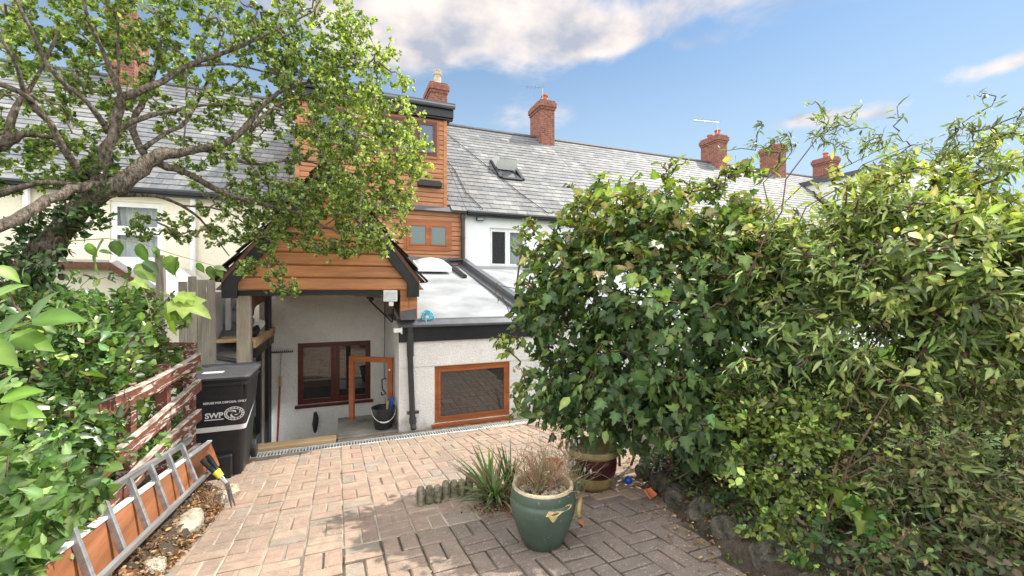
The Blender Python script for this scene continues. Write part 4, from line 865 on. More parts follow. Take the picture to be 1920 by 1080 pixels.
# bucket
BK = empty('bucket', (.60, 6.36, -.735), 'black bucket with a pale wire handle on the stone slab beside the wall corner', 'bucket'); bc = (.600, 6.36, -.733)
mb = MB(); mb.lathe([(.115, 0), (.12, .02), (.155, .27), (.165, .275), (.165, .295), (.158, .30), (.150, .295), (.148, .27), (.11, .03), (0, .03)], 28, bc); mb.build('tub', MT['binp'], BK)
mb = MB(); hp = [Vector(bc) + Vector((.165 * math.cos(a), -.165 * abs(math.sin(a)) * 1.0, .26 - .15 * math.sin(a))) for a in np.linspace(math.pi, 2 * math.pi, 14)]
hp = [Vector((p.x, bc[1] - .168 * math.sin(k / 13 * math.pi), bc[2] + .27 - .15 * math.sin(k / 13 * math.pi))) for k, p in enumerate(hp)]
mb.tube(hp, .0045, 6); mb.tube(hp[5:9], .011, 8); mb.build('handle', MT['white_print'], BK)
mb = MB(); mb.bar(Vector(bc) + Vector((.05, .03, .2)), Vector(bc) + Vector((.06, .05, .36)), .03, .02); tag(mb.build('paint_brush', MT['mustard'], None), 'small brush handle sticking out of the bucket', 'brush')
mb = MB(); mb.bar(Vector(bc) + Vector((.10, .05, .24)), Vector(bc) + Vector((.13, .07, .40)), .07, .03); tag(mb.build('cleaning_cloth', MT['blue'], None, bevel=.008), 'folded blue cloth tucked in the bucket against the wall', 'cloth')
# black glove like brush hanging low on back wall
mb = MB(); p0 = W(591, 775, 7.30); mb.tube([p0 + Vector((0, 0, .02)), p0 + Vector((.01, 0, -.08)), p0 + Vector((0, 0, -.18)), p0 + Vector((0, 0, -.29)), p0 + Vector((0, 0, -.33))], [.025, .045, .05, .03, .01], 10)
mb.tube([p0 + Vector((.03, -.04, -.06)), p0 + Vector((.03, -.05, -.2))], .012, 6)
tag(mb.build('hand_brush', MT['rubber'], None), 'slim black brush hanging low on the white wall under the rosewood window', 'brush')
# black hose/cable hook on the wall
mb = MB(); wc = lambda x, y: Vector((W(x, y, 7.45)))
for seg in ([(716, 712), (717, 730), (724, 738), (716, 741)], [(724, 709), (716, 712)], [(716, 741), (715, 735)]):
    mb.tube([wc(*q) for q in seg], .011, 5)
tag(mb.build('wall_bracket', MT['black'], None), 'small bent black bracket on the white wall behind the empty frame', 'bracket')
# white light and folding airer under the beam
SL = empty('flood_light', (.62, 5.94, 1.12), 'white square sensor light fixed under the gable boards at the corner', 'light')
mb = MB(); c0 = W(733, 552, 5.70); mb.box(c0.x - .09, 5.93, 1.07, c0.x + .09, 5.99, 1.22); mb.build('housing', MT['upvc'], SL, bevel=.008); mb = MB(); mb.box(c0.x - .07, 5.922, 1.09, c0.x + .07, 5.929, 1.20); mb.build('lens', simple('lens_white', (.62, .63, .66), .25), SL)
mb = MB(); mb.box(c0.x - .02, 5.93, 1.01, c0.x + .04, 5.98, 1.066); mb.build('sensor', MT['upvc'], SL, bevel=.006)
AR = empty('clothes_airer', (.4, 6.3, 1.1), 'folded black and silver wall airer hanging under the black beam', 'airer')
pq = lambda x, y, Y: (lambda d: Vector((0, 0, CAMZ)) + d * (Y / d.y))(dirv(x, y))
mb = MB(); mb.tube([pq(692, 562, 6.5), pq(735, 604, 6.3)], .011, 6); mb.tube([pq(735, 604, 6.3), pq(740, 562, 6.2)], .011, 6); mb.tube([pq(688, 556, 6.5), pq(700, 562, 6.5)], .03, 6); mb.build('arm', MT['black'], AR)
mb = MB()
for k in range(5): mb.tube([pq(652 + k, 546 + k * 1.2, 6.5), pq(668, 552 + k * .9, 6.45), pq(680, 549 + k * 1.5, 6.4), pq(725, 557 + k * .6, 6.3)], .0045, 4)
mb.build('wires', MT['steel'], AR)
mb = MB(); mb.tube([pq(721, 545, 7.98), pq(721.5, 640, 7.98), pq(720, 680, 7.98), pq(721, 710, 7.98)], .006, 5); tag(mb.build('wall_cable', MT['pipe'], None), 'thin dark cable running down the inner corner of the white wall', 'cable')
# shelf contents
def bag(c, s, seed, name, label, mat, cat='bag'):
    o = rock(c, s, label, mat, name, seed); o['category'] = cat; return o
bag(pq(477, 622, 6.55) + Vector((0, 0, .0)), (.07, .13, .10), 41, 'bin_bag', 'black plastic bag slumped on the shelf behind the post', 'black')
bag(pq(489, 608, 6.95), (.06, .10, .10), 42, 'carrier_bag', 'crumpled translucent white carrier bag on the shelf', 'netting')
bag(pq(472, 606, 6.5) + Vector((-.03, 0, 0)), (.05, .08, .06), 43, 'cloth_bundle', 'pink and red bundle on the shelf between two bags', 'redpole', 'bundle')
bag(pq(475, 585, 6.7) + Vector((-.04, 0, 0)), (.05, .12, .08), 44, 'tool_case', 'dark case on top of the things stored on the shelf', 'black', 'case')
bag(pq(480, 603, 6.75) + Vector((-.05, 0, 0)), (.04, .06, .06), 45, 'blue_packet', 'dull blue packet tucked between the bags on the shelf', 'blue', 'packet')
# blue rope coil on the lean-to roof edge
mb = MB(); rc = pq(801, 597, 6.12) + Vector((0, 0, .0)); r_ = random.Random(5)
for k in range(16):
    a = r_.uniform(0, 6.28); L_ = r_.uniform(.04, .075); c1 = rc + Vector((.03 * math.cos(a), r_.uniform(-.02, .02), .02 + .03 * math.sin(a))); p = []
    ax1 = Vector((math.cos(a), r_.uniform(-.35, .1), math.sin(a) * .8 + .1)).normalized(); ax2 = Vector((-math.sin(a), r_.uniform(-.3, .3), math.cos(a))).normalized()
    for q in range(13): t = q / 12 * 2 * math.pi; p.append(c1 + ax1 * L_ * .5 * (1 - math.cos(t)) + ax2 * r_.uniform(.02, .034) * math.sin(t))
    mb.tube(p, .0065, 5)
mb.tube([rc, rc + Vector((-.03, -.05, -.03)), rc + Vector((-.02, -.07, -.1))], .006, 5)
tag(mb.build('rope_coil', MT['rope'], None), 'tangled light blue rope bunched on the edge of the lean-to roof', 'rope')
mb = MB(); 
for k in range(6): a = k * 1.05; mb.tube([rc + Vector((-.05 + .03 * math.cos(a + q * .6), .03, .0 + .04 * math.sin(a + q * .6))) for q in range(7)], .007, 5)
tag(mb.build('hose_bundle', simple('green_cord', (.06, .12, .08), .6), None), 'dark green cord bundled behind the blue rope', 'cord')

# ---- railing at the hedge end
RL = empty('iron_railing', (2.98, 5.4, G(5.5)), 'dark upright railing at the end of the drain, half hidden by the hedge', 'railing')
for k in range(9):
    y = 5.86 - k * .12; mb = MB(); mb.bar((2.87 + k * .03, y, G(y)), (2.87 + k * .03, y, G(y) + .62), .035, .02); mb.build('bar', MT['pipe'], RL)
mb = MB(); mb.bar((2.86, 5.88, G(5.8) + .56), (3.13, 4.88, G(4.9) + .58), .02, .03); mb.build('rail', MT['pipe'], RL)
# ---- log roll edging
LOGM = simple('mossy_log', (.07, .075, .03), .95, 0, 26, 1.0, 50, .02, c2=(.36, .33, .24), detail=9); LE = empty('log_edging', (.76, 3.36, G(3.4)), 'short row of mossy concrete log edging standing in the paving beside the iris', 'edging')
for k in range(7):
    x = .590 + k * .068; y = 3.33 + .012 * k + (.0 if k < 8 else .03); mb = MB(); mb.lathe([(.034, 0), (.037, .03), (.035, .08), (.036, .125 - .008 * (k % 3)), (.026, .15 - .010 * (k % 3)), (0, .155 - .010 * (k % 3))], 9, (x, y, G(y) - .01), .9, 1.1); mb.build('log', LOGM, LE)
# ---- glazed pot
GP = empty('glazed_pot', (1.155, 2.36, G(2.36)), 'large green glazed pot with worn cream rim at the front of the paving', 'plant pot')
gp = (1.155, 2.36, G(2.36)); 
mb = MB(); mb.lathe([(.105, .0), (.118, .01), (.155, .09), (.188, .19), (.200, .262), (.197, .285), (.190, .292), (.191, .300), (.193, .318), (.188, .345), (.186, .352)], 48, gp, caps=1); bd = mb.build('body', MT['pot_green'], GP, smooth=True)
mb = MB(); mb.lathe([(.186, .352), (.183, .364), (.170, .366), (.163, .352), (.160, .30), (.155, .26)], 48, gp, caps=0); mb.build('rim', MT['pot_rim'], GP, smooth=True)
mb = MB(); 
pts = [(.0, .262), (.02, .290), (.06, .285), (.16, .30), (.19, .286), (.16, .275), (.10, .274), (.075, .262), (.06, .235), (.045, .222), (.03, .24), (.015, .262)]
ang0 = -1.95; vs = []
for (s_, z_) in pts: a = ang0 + s_ / .2; r = float(np.interp(z_, [.19, .262, .285, .30], [.188, .200, .197, .191])) + .0025; vs.append((gp[0] + r * math.cos(a), gp[1] + r * math.sin(a), gp[2] + z_))
mb.add(vs, [tuple(range(len(vs)))]); mb.build('chipped_patch', simple('cream_chip', (.50, .38, .17), .85, .2, 40, .4, 80), GP, fixn=False)
mb = MB(); a = -.62; c_ = Vector(gp) + Vector((.205 * math.cos(a), .205 * math.sin(a), .245)); q = Vector((-math.sin(a), math.cos(a), 0)); o_ = Vector((math.cos(a), math.sin(a), 0))
mb.tube([c_ + q * .05 * math.sin(t) + Vector((0, 0, .045 * math.cos(t) - .01)) + o_ * .018 * (1 + math.cos(t * 2) * .2) for t in np.linspace(-2.4, 2.4, 14)], .015, 8); mb.build('lug', MT['pot_tan'], GP, smooth=True)
mb = MB(); mb.lathe([(0, .315), (.10, .312), (.160, .302)], 20, gp); sl3 = mb.build('soil', MT['soil'], GP)
V = []; 
for k in range(110):
    a = random.uniform(0, 6.28); r = .145 * math.sqrt(random.random()); c_ = (gp[0] + r * math.cos(a), gp[1] + r * math.sin(a), gp[2] + .318)
    s = random.uniform(.007, .016); mbk = MB() if k == 0 else mbk
    mbk.hexa([(c_[0] + dx * s, c_[1] + dy * s, c_[2] + dz * s * .6) for (dx, dy, dz) in [(-1, -.8, -1), (.9, -1, -1), (1, 1, -1), (-.8, .9, -1), (-.7, -.6, 1), (.6, -.7, 1), (.8, .6, .8), (-.6, .7, .9)]])
mbk.build('pebbles', MT['rock'], GP)
# ---- two toned pot behind
TP = empty('glazed_pot', (1.93, 3.02, G(3.0)), 'squat maroon and mustard banded pot in the shade under the hedge', 'plant pot'); tp = (1.93, 3.02, G(3.0) + .01)
mb = MB(); mb.lathe([(.10, 0), (.13, .01), (.165, .05), (.178, .12)], 36, tp, caps=1); mb.build('foot', MT['pot_tan'], TP, smooth=True)
mb = MB(); mb.lathe([(.178, .12), (.19, .15), (.195, .22), (.19, .27)], 36, tp, caps=0); mb.build('body', MT['pot_red'], TP, smooth=True)
mb = MB(); mb.lathe([(.19, .27), (.215, .285), (.225, .305), (.215, .318), (.22, .33), (.205, .336), (.185, .32), (.17, .285), (0, .285)], 36, tp, caps=0); mb.build('rim', MT['pot_tan'], TP, smooth=True)
# terracotta bits, ball, stakes
tpot = MB(); tpot.lathe([(.045, 0), (.07, .11), (.08, .11), (.08, .14), (.066, .14), (.055, .03), (0, .03)], 16, (1.58, 3.05, G(3.05) + .12)); 
tag(tpot.build('flower_pot', MT['terra'], None), 'little terracotta flower pot between the green pot and the banded pot', 'plant pot')
def shard(c, s, label, rz, tilt):
    n = 10; vs = []
    for j in range(4):
        for i in range(n): a = (i / (n - 1) - .5) * 1.7; r = s; vs.append((r * math.sin(a) * (1 - .28 * j / 3), r * (math.cos(a) - 1) * .8, s * 1.2 * j / 3 * (1 - .35 * abs(i / (n - 1) - .35))))
    fs = [(j * n + i, j * n + i + 1, (j + 1) * n + i + 1, (j + 1) * n + i) for j in range(3) for i in range(n - 1)]
    me = bpy.data.meshes.new('terracotta_shard'); me.from_pydata(vs, [], fs); o = link_mesh(me, 'terracotta_shard', MT['terra'], None); md = o.modifiers.new('th', 'SOLIDIFY'); md.thickness = .009
    o.location = c; o.rotation_euler = (tilt, 0, rz); tag(o, label, 'shard')
gpt = lambda px, py, dz=0: (lambda d: Vector((d.x, d.y, 0)) * (CAMZ / (-d.z - .126 * d.y)) + Vector((0, 0, CAMZ + d.z * (CAMZ / (-d.z - .126 * d.y)) + dz)))(dirv(px, py))
shard(gpt(1224, 941, .03), .065, 'orange terracotta shard lying under the hedge beside the blue ball', .4, -.9)
shard(gpt(1094, 984, .008), .026, 'tiny terracotta chip on the paving just past the green pot', 1.0, -1.3)
bl = gpt(1178, 912, .05); mb = MB(); mb.lathe([(.034 * math.sin(math.pi * k / 12) if 0 < k < 12 else 0, -.034 * math.cos(math.pi * k / 12)) for k in range(13)], 20, bl); tag(mb.build('ball', MT['blue'], None, smooth=True), 'small shiny blue ball in the dark under the hedge', 'ball')
mb = MB(); p = [W(1700, 1072, 1.95), W(1640, 1044, 2.15)]; mb.box(1.98, .62, G(1) + .0, 2.32, 1.02, G(1) + .34)
pb_ = gpt(1690, 1075); 
mb = MB(); mb.hexa([W(1655, 1090, 1.9) + Vector(q) for q in ((0, 0, -.2), (.30, -.22, -.2), (.45, .0, -.2), (.15, .22, -.2), (0, 0, .05), (.30, -.22, .05), (.45, .0, .05), (.15, .22, .05))])
tag(mb.build('stone_trough', MT['concrete'], None, bevel=.01), 'grey stone trough corner poking out under the low shrubs', 'trough')
mb = MB(); mb.bar(W(1655, 845, 2.6), W(1850, 905, 2.3), .07, .08); tag(mb.build('fallen_beam', MT['brownbeam'], None, bevel=.01), 'dark rotten beam lying slantwise inside the hedge', 'beam')
mb = MB(); mb.bar(W(1700, 850, 2.75), W(1780, 925, 2.5), .06, .07); tag(mb.build('fence_rail', MT['brownbeam'], None, bevel=.01), 'shorter dark broken rail crossing below the slanting beam', 'beam')
mb = MB(); mb.bar(W(1786, 700, 2.9), W(1788, 800, 2.9), .06, .06); tag(mb.build('fence_post', MT['brownbeam'], None, bevel=.01), 'short dark post standing inside the narrow leaved shrub', 'post')
# ================================================================ PLANTS
def T_(v, f): return np.array(v, dtype=float), f
TPL = {
 # x across, y along, z off the blade (folded on the midrib, tip drooping)
 'round': T_([(0, 0, 0), (-.30, .30, .07), (-.30, .68, .04), (0, 1, -.08), (.30, .68, .04), (.30, .30, .07)], [(0, 3, 2, 1), (0, 5, 4, 3)]),
 'ovate': T_([(0, 0, 0), (-.26, .25, .05), (-.25, .55, .03), (-.10, .85, -.03), (0, 1.05, -.14), (.10, .85, -.03), (.25, .55, .03), (.26, .25, .05), (0, .3, 0), (0, .6, -.02)],
              [(0, 8, 1), (8, 9, 2, 1), (9, 4, 3, 2), (0, 7, 8), (8, 7, 6, 9), (9, 6, 5, 4)]),
 'lobed': T_([(0, 0, 0), (-.28, -.05, .03), (-.52, .18, -.03), (-.36, .30, .03), (-.46, .58, -.06), (-.22, .60, .03), (-.14, .86, -.02), (0, 1.08, -.16), (.14, .86, -.02), (.22, .60, .03), (.46, .58, -.06), (.36, .30, .03), (.52, .18, -.03), (.28, -.05, .03), (0, .5, -.03)],
              [(0, 14, 3, 2, 1), (14, 5, 4, 3), (14, 7, 6, 5), (0, 13, 12, 11, 14), (14, 11, 10, 9), (14, 9, 8, 7)]),
 'lance': T_([(0, 0, 0), (-.11, .28, .03), (-.10, .6, .0), (0, 1, -.16), (.10, .6, .0), (.11, .28, .03), (0, .45, -.01)], [(0, 6, 2, 1), (6, 3, 2), (0, 5, 4, 6), (6, 4, 3)]),
 'big': T_([(0, 0, 0), (-.24, .12, .04), (-.36, .35, .05), (-.33, .6, .02), (-.17, .85, -.06), (0, 1.1, -.22), (.17, .85, -.06), (.33, .6, .02), (.36, .35, .05), (.24, .12, .04), (0, .25, -.01), (0, .5, -.03), (0, .78, -.09)],
              [(0, 10, 1), (10, 11, 2, 1), (11, 12, 3, 2), (12, 5, 4, 3), (0, 9, 10), (10, 9, 8, 11), (11, 8, 7, 12), (12, 7, 6, 5)]),
}
MT['leaf_tree'] = leafmat('tree_leaf', .42, .36, .5)
RIB = {'round': np.array([1.25, .95, .92, 1.15, .92, .95]), 'ovate': np.array([1.3, .92, .88, .9, 1.1, .9, .88, .92, 1.35, 1.25]), 'lobed': np.array([1.3, .95, .85, .95, .85, .95, .9, 1, .9, .95, .85, .95, .85, .95, 1.35]),
       'lance': np.array([1.2, .92, .9, 1.1, .9, .92, 1.3]), 'big': np.array([1.3, .85, .75, .78, .85, 1.1, .85, .78, .75, .85, 1.35, 1.3, 1.2])}
def unit(a): return a / np.maximum(np.linalg.norm(a, axis=1, keepdims=True), 1e-9)
def leaves(name, kind, P, D, U, S, C, mat, parent):
    """P base points, D leaf axes, U up hints, S sizes, C colours"""
    tv, tf = TPL[kind]; D = unit(D); X = unit(np.cross(D, U)); Z = np.cross(X, D); n = len(P); k = len(tv)
    V = P[:, None, :] + S[:, None, None] * (tv[None, :, 0:1] * X[:, None, :] + tv[None, :, 1:2] * D[:, None, :] + tv[None, :, 2:3] * Z[:, None, :])
    sizes = np.tile([len(f) for f in tf], n); lp = np.concatenate([np.array(f) for f in tf]); loops = (lp[None, :] + (np.arange(n) * k)[:, None]).ravel()
    return np_mesh(name, V.reshape(-1, 3), sizes, loops, mat, parent, (C[:, None, :] * RIB[kind][None, :, None]).reshape(-1, 3), smooth=True)
def rnd(n, s=1.0): return rng.normal(0, s, (n, 3))
def pal(n, cols, w, var=.16):
    cols = np.array(cols); i = rng.choice(len(cols), n, p=np.array(w) / sum(w)); return np.clip(cols[i] * rng.normal(1, var, (n, 1)) * rng.normal(1, .05, (n, 3)), .004, .9)
def ell(cx_, cy_, rx, ry, t, rt, n, shell=.0):
    """n points in a real ellipsoid whose centre is t metres ahead on the sight line through the photo point"""
    c = W(cx_, cy_, t); p = rng.normal(0, 1, (n, 3)); p = unit(p) * (shell + (1 - shell) * rng.random((n, 1)) ** (1 / 3.0)); 
    rt_ = Vector((math.cos(YAW), -math.sin(YAW), 0)); fw = Vector((math.sin(YAW), math.cos(YAW), 0)); a, b = rx * t / F, ry * t / F
    return np.array(c) + p[:, 0:1] * a * np.array(rt_) + p[:, 1:2] * rt * np.array(fw) + p[:, 2:3] * b * np.array((0, 0, 1))
def grow(skel, targets, segs=4, jit=.03, sag=0.0, fol=.0):
    """join each target to the nearest wood already grown; returns polylines"""
    nodes = np.zeros((len(skel) + len(targets) * segs + 5, 3)); nodes[:len(skel)] = skel; m = len(skel); out = []
    d0 = np.array([np.min(np.sum((skel - t) ** 2, axis=1)) for t in targets]); 
    for i in np.argsort(d0):
        t = targets[i]; d = np.sum((nodes[:m] - t) ** 2, axis=1); j = int(np.argmin(d)); a = nodes[j].copy(); L_ = math.sqrt(d[j]); pts = [a]
        for k in range(1, segs + 1):
            u = k / segs; p = a + (t - a) * u + (rng.normal(0, jit, 3) * L_ if k < segs else 0); p = p + np.array((0, 0, -sag * L_ * math.sin(u * 3.14))); pts.append(p)
        nodes[m:m + segs] = pts[1:]; m += segs; out.append(pts)
    return out
def twigs(name, lines, r0, r1, mat, parent, n=4):
    """all twigs of a crown as one mesh, built with numpy"""
    V, Fs = [], []
    mb = MB()
    for p in lines:
        L_ = len(p); mb.tube(p, [r0 + (r1 - r0) * i / (L_ - 1) for i in range(L_)], n, cap=False)
    return mb.build(name, mat, parent, fixn=False, smooth=True)
def sample_lines(lines, per, lo=.25):
    P, D = [], []
    for p in lines:
        p = np.array(p); m = len(p) - 1
        for _ in range(per):
            u = (lo + (1 - lo) * random.random() ** .7) * m; i = min(int(u), m - 1); f = u - i; P.append(p[i] + (p[i + 1] - p[i]) * f); D.append(p[i + 1] - p[i])
    return np.array(P), unit(np.array(D))

# ---------------------------------------------------------------- the leaning tree
TR = empty('tree', W(40, 620, 3.1), 'wide crooked tree with yellow green leaves leaning over the gabled store', 'tree')
limbs = [ # (px, py, t, radius m)
 [(20, 640, 2.9, .105), (75, 490, 2.95, .10), (130, 410, 3.0, .085), (200, 360, 3.05, .075), (262, 314, 3.15, .070), (300, 292, 3.25, .055), (345, 286, 3.35, .040), (420, 268, 3.55, .034), (455, 245, 3.65, .032), (490, 200, 3.8, .024), (540, 165, 4.0, .018), (600, 150, 4.15, .012)],
 [(182, 372, 3.05, .055), (190, 320, 3.05, .050), (207, 260, 3.08, .042), (225, 200, 3.1, .036), (228, 182, 3.1, .034), (262, 172, 3.15, .03), (320, 145, 3.3, .026), (355, 122, 3.4, .022), (430, 95, 3.6, .018), (520, 55, 3.9, .012), (590, 20, 4.1, .008)],
 [(228, 184, 3.1, .028), (215, 150, 3.05, .02), (190, 90, 3.0, .016), (160, 20, 2.9, .012), (150, -60, 2.9, .01)],
 [(220, 165, 3.1, .014), (222, 100, 3.15, .010), (220, 20, 3.2, .007)],
 [(205, 250, 3.08, .026), (165, 195, 2.95, .02), (120, 155, 2.85, .018), (85, 115, 2.8, .016), (60, 60, 2.75, .012), (20, -20, 2.7, .009)],
 [(155, 333, 3.0, .030), (120, 275, 2.85, .026), (75, 210, 2.75, .024), (35, 172, 2.65, .02), (-30, 150, 2.6, .016)],
 [(48, 182, 2.68, .016), (25, 110, 2.6, .012), (-10, 60, 2.55, .009)],
 [(200, 350, 3.05, .036), (150, 350, 2.9, .036), (90, 375, 2.7, .036), (30, 412, 2.5, .038), (-40, 440, 2.35, .04)],
 [(-30, 372, 2.7, .03), (30, 355, 2.75, .024), (80, 342, 2.8, .02), (140, 345, 2.9, .014)],
 [(-30, 290, 2.7, .05), (15, 262, 2.75, .044), (50, 252, 2.8, .022), (110, 262, 2.9, .012)],
 [(15, 262, 2.75, .03), (30, 200, 2.8, .022), (60, 160, 2.85, .014), (110, 60, 2.9, .010)],
 [(300, 310, 3.25, .034), (350, 325, 3.4, .030), (395, 350, 3.55, .028), (450, 372, 3.7, .024), (500, 385, 3.85, .020), (560, 400, 4.0, .015), (620, 430, 4.15, .010), (690, 450, 4.3, .006)],
 [(296, 298, 3.25, .026), (335, 283, 3.35, .022), (390, 283, 3.5, .020), (440, 300, 3.7, .017), (490, 308, 3.85, .014), (560, 300, 4.0, .012), (640, 320, 4.2, .008), (720, 340, 4.35, .005)],
 [(470, 245, 3.7, .022), (510, 205, 3.85, .016), (560, 180, 4.0, .013), (640, 175, 4.2, .009), (700, 190, 4.3, .006)],
 [(205, 255, 3.08, .024), (250, 228, 3.15, .022), (300, 212, 3.3, .018), (360, 200, 3.5, .016), (420, 195, 3.7, .012), (480, 200, 3.9, .009)],
 [(270, 290, 3.2, .03), (250, 240, 3.35, .032), (262, 200, 3.5, .028), (285, 150, 3.6, .02), (300, 80, 3.7, .014), (320, 10, 3.8, .01)],
 [(270, 280, 3.2, .022), (310, 250, 3.35, .018), (350, 225, 3.5, .016), (390, 150, 3.7, .012), (420, 60, 3.8, .008)],
 [(220, 366, 3.15, .018), (290, 368, 3.3, .016), (340, 385, 3.5, .014), (375, 410, 3.65, .011), (400, 440, 3.8, .008), (430, 480, 3.9, .005)],
 [(340, 385, 3.5, .010), (420, 395, 3.8, .009), (470, 430, 4.0, .006), (500, 475, 4.15, .004)],
 [(350, 126, 3.4, .014), (430, 120, 3.6, .012), (520, 138, 3.85, .010), (600, 130, 4.1, .007), (690, 120, 4.3, .004)],
 [(600, 430, 4.1, .008), (660, 390, 4.25, .006), (720, 370, 4.4, .004)],
 [(490, 470, 4.1, .006), (505, 500, 4.2, .005), (525, 530, 4.3, .003), (550, 545, 4.35, .002)],
 [(349, 130, 3.35, .008), (350, 200, 3.36, .008), (343, 285, 3.36, .006)],
]
mb = MB(); sk_ = []
for lb in limbs:
    pts = [W(px, py, t) for (px, py, t, r) in lb]; rs = [r for (_, _, _, r) in lb]; P = []; RR = []; rs = [q_ * .82 for q_ in rs]
    for i in range(len(pts) - 1):
        for k in range(3):
            u = k / 3; a = pts[max(i - 1, 0)]; b = pts[i]; c = pts[i + 1]; d = pts[min(i + 2, len(pts) - 1)]
            q = .5 * ((2 * b) + (c - a) * u + (2 * a - 5 * b + 4 * c - d) * u * u + (3 * b - a - 3 * c + d) * u ** 3)
            rr = rs[i] + (rs[i + 1] - rs[i]) * u; P.append(q + Vector(rng.normal(0, .18, 3)) * rr); RR.append(rr * random.uniform(.9, 1.12))
    P.append(pts[-1]); RR.append(rs[-1]); mb.tube(P, RR, 9)
    if lb is limbs[0]: sk_ += [tuple(p) for p in P[8:]]
    else: sk_ += [tuple(p) for p in P[2:]]
mb.build('trunk', MT['bark'], TR, smooth=True)
crown = [ # px, py, rx, ry, t, rt, n
 (690, 290, 110, 120, 4.4, .55, 190), (600, 210, 130, 110, 4.3, .6, 190), (665, 110, 80, 90, 4.4, .6, 95), (560, 50, 120, 80, 4.2, .7, 110), (440, 100, 140, 110, 3.9, .7, 90),
 (300, 40, 180, 80, 3.6, .8, 80), (120, 30, 160, 80, 3.2, .7, 66), (40, 130, 90, 90, 3.0, .6, 36), (50, 300, 90, 70, 3.0, .5, 46), (160, 290, 70, 80, 3.2, .5, 30), (200, 120, 120, 80, 3.4, .6, 30),
 (560, 370, 110, 60, 4.2, .5, 100), (700, 390, 80, 75, 4.4, .45, 100), (755, 260, 50, 70, 4.5, .4, 42), (455, 320, 130, 60, 3.9, .5, 50), (430, 420, 90, 50, 3.95, .35, 34), (300, 430, 60, 30, 3.7, .3, 12),
 (520, 440, 60, 40, 4.2, .3, 34), (640, 455, 80, 28, 4.3, .3, 38), (715, 460, 22, 22, 4.4, .2, 14), (500, 505, 36, 22, 4.3, .2, 12), (538, 538, 26, 12, 4.35, .12, 9), (450, 500, 30, 20, 4.2, .2, 6),
 (330, 200, 150, 60, 3.6, .6, 40), (780, 320, 30, 30, 4.5, .25, 12), (745, 150, 25, 50, 4.45, .3, 14), (350, -80, 300, 90, 3.8, 1.0, 90), (-120, 80, 120, 160, 2.9, .8, 50)]
tg = np.concatenate([ell(*c[:6], n=int(c[6] * (1.2 if c[0] > 380 else 1.45))) for c in crown])
md_ = grow(np.array(sk_), tg[rng.choice(len(tg), 260, replace=False)], 6, .075, -.03)
twigs('branches', md_, .0115, .0045, MT['twigbark'], TR, 5)
tl_ = grow(np.concatenate([np.array(sk_)] + [np.array(p[2:]) for p in md_]), tg, 4, .12, -.02)
twigs('twigs', tl_, .0050, .0016, MT['twigbark'], TR)
P, D = sample_lines(tl_, 5, .35); ends = np.array([p[-1] for p in tl_]); ed = unit(np.array([np.array(p[-1]) - np.array(p[-3]) for p in tl_]))
ctr = []; cd_ = []
for k in range(2): ctr.append(ends + rnd(len(ends), .035) * (k > 0)); cd_.append(unit(ed + rnd(len(ends), .5) + np.array((0, 0, .35))))
sel = rng.random(len(P)) < .62; ctr.append(P[sel] + rnd(sel.sum(), .022)); cd_.append(unit(D[sel] * .4 + rnd(sel.sum(), .6) + np.array((0, 0, .5))))
ctr = np.concatenate(ctr); cd_ = np.concatenate(cd_); nl = 8; n = len(ctr)
az = rng.random((n, nl)) * 6.283; ref = unit(np.cross(cd_, rnd(n))); ref2 = np.cross(cd_, ref); opn = rng.uniform(.45, 1.25, (n, nl))
Dl = cd_[:, None, :] * np.cos(opn)[..., None] + (ref[:, None, :] * np.cos(az)[..., None] + ref2[:, None, :] * np.sin(az)[..., None]) * np.sin(opn)[..., None]
Pl = ctr[:, None, :] + Dl * .005 - cd_[:, None, :] * rng.uniform(0, .03, (n, nl, 1)); Dl = Dl.reshape(-1, 3); Pl = Pl.reshape(-1, 3); Ul = np.repeat(cd_, nl, axis=0) + rnd(n * nl, .3)
S = rng.uniform(.022, .041, len(Pl)); 
paler = np.repeat(np.clip((ctr[:, 0] + 1.2) / 2.2, 0, 1), nl) * rng.random(len(Pl))  # leaves turn paler towards the right side of the crown
C = pal(len(Pl), [(.17, .24, .075), (.09, .14, .055), (.27, .33, .11), (.44, .47, .20)], [3.5, 2.5, 3, 2]); yc = pal(len(Pl), [(.46, .50, .18), (.34, .40, .12), (.60, .60, .30)], [3, 3, 1.6])
C = np.where((paler > .42)[:, None], yc, C) * np.repeat(np.exp(rng.normal(0, .22, n)), nl)[:, None]; C = np.clip(C, .01, .75)
leaves('crown', 'round', Pl, Dl, Ul, S, C, MT['leaf_tree'], TR)
print('tree leaves', len(Pl))

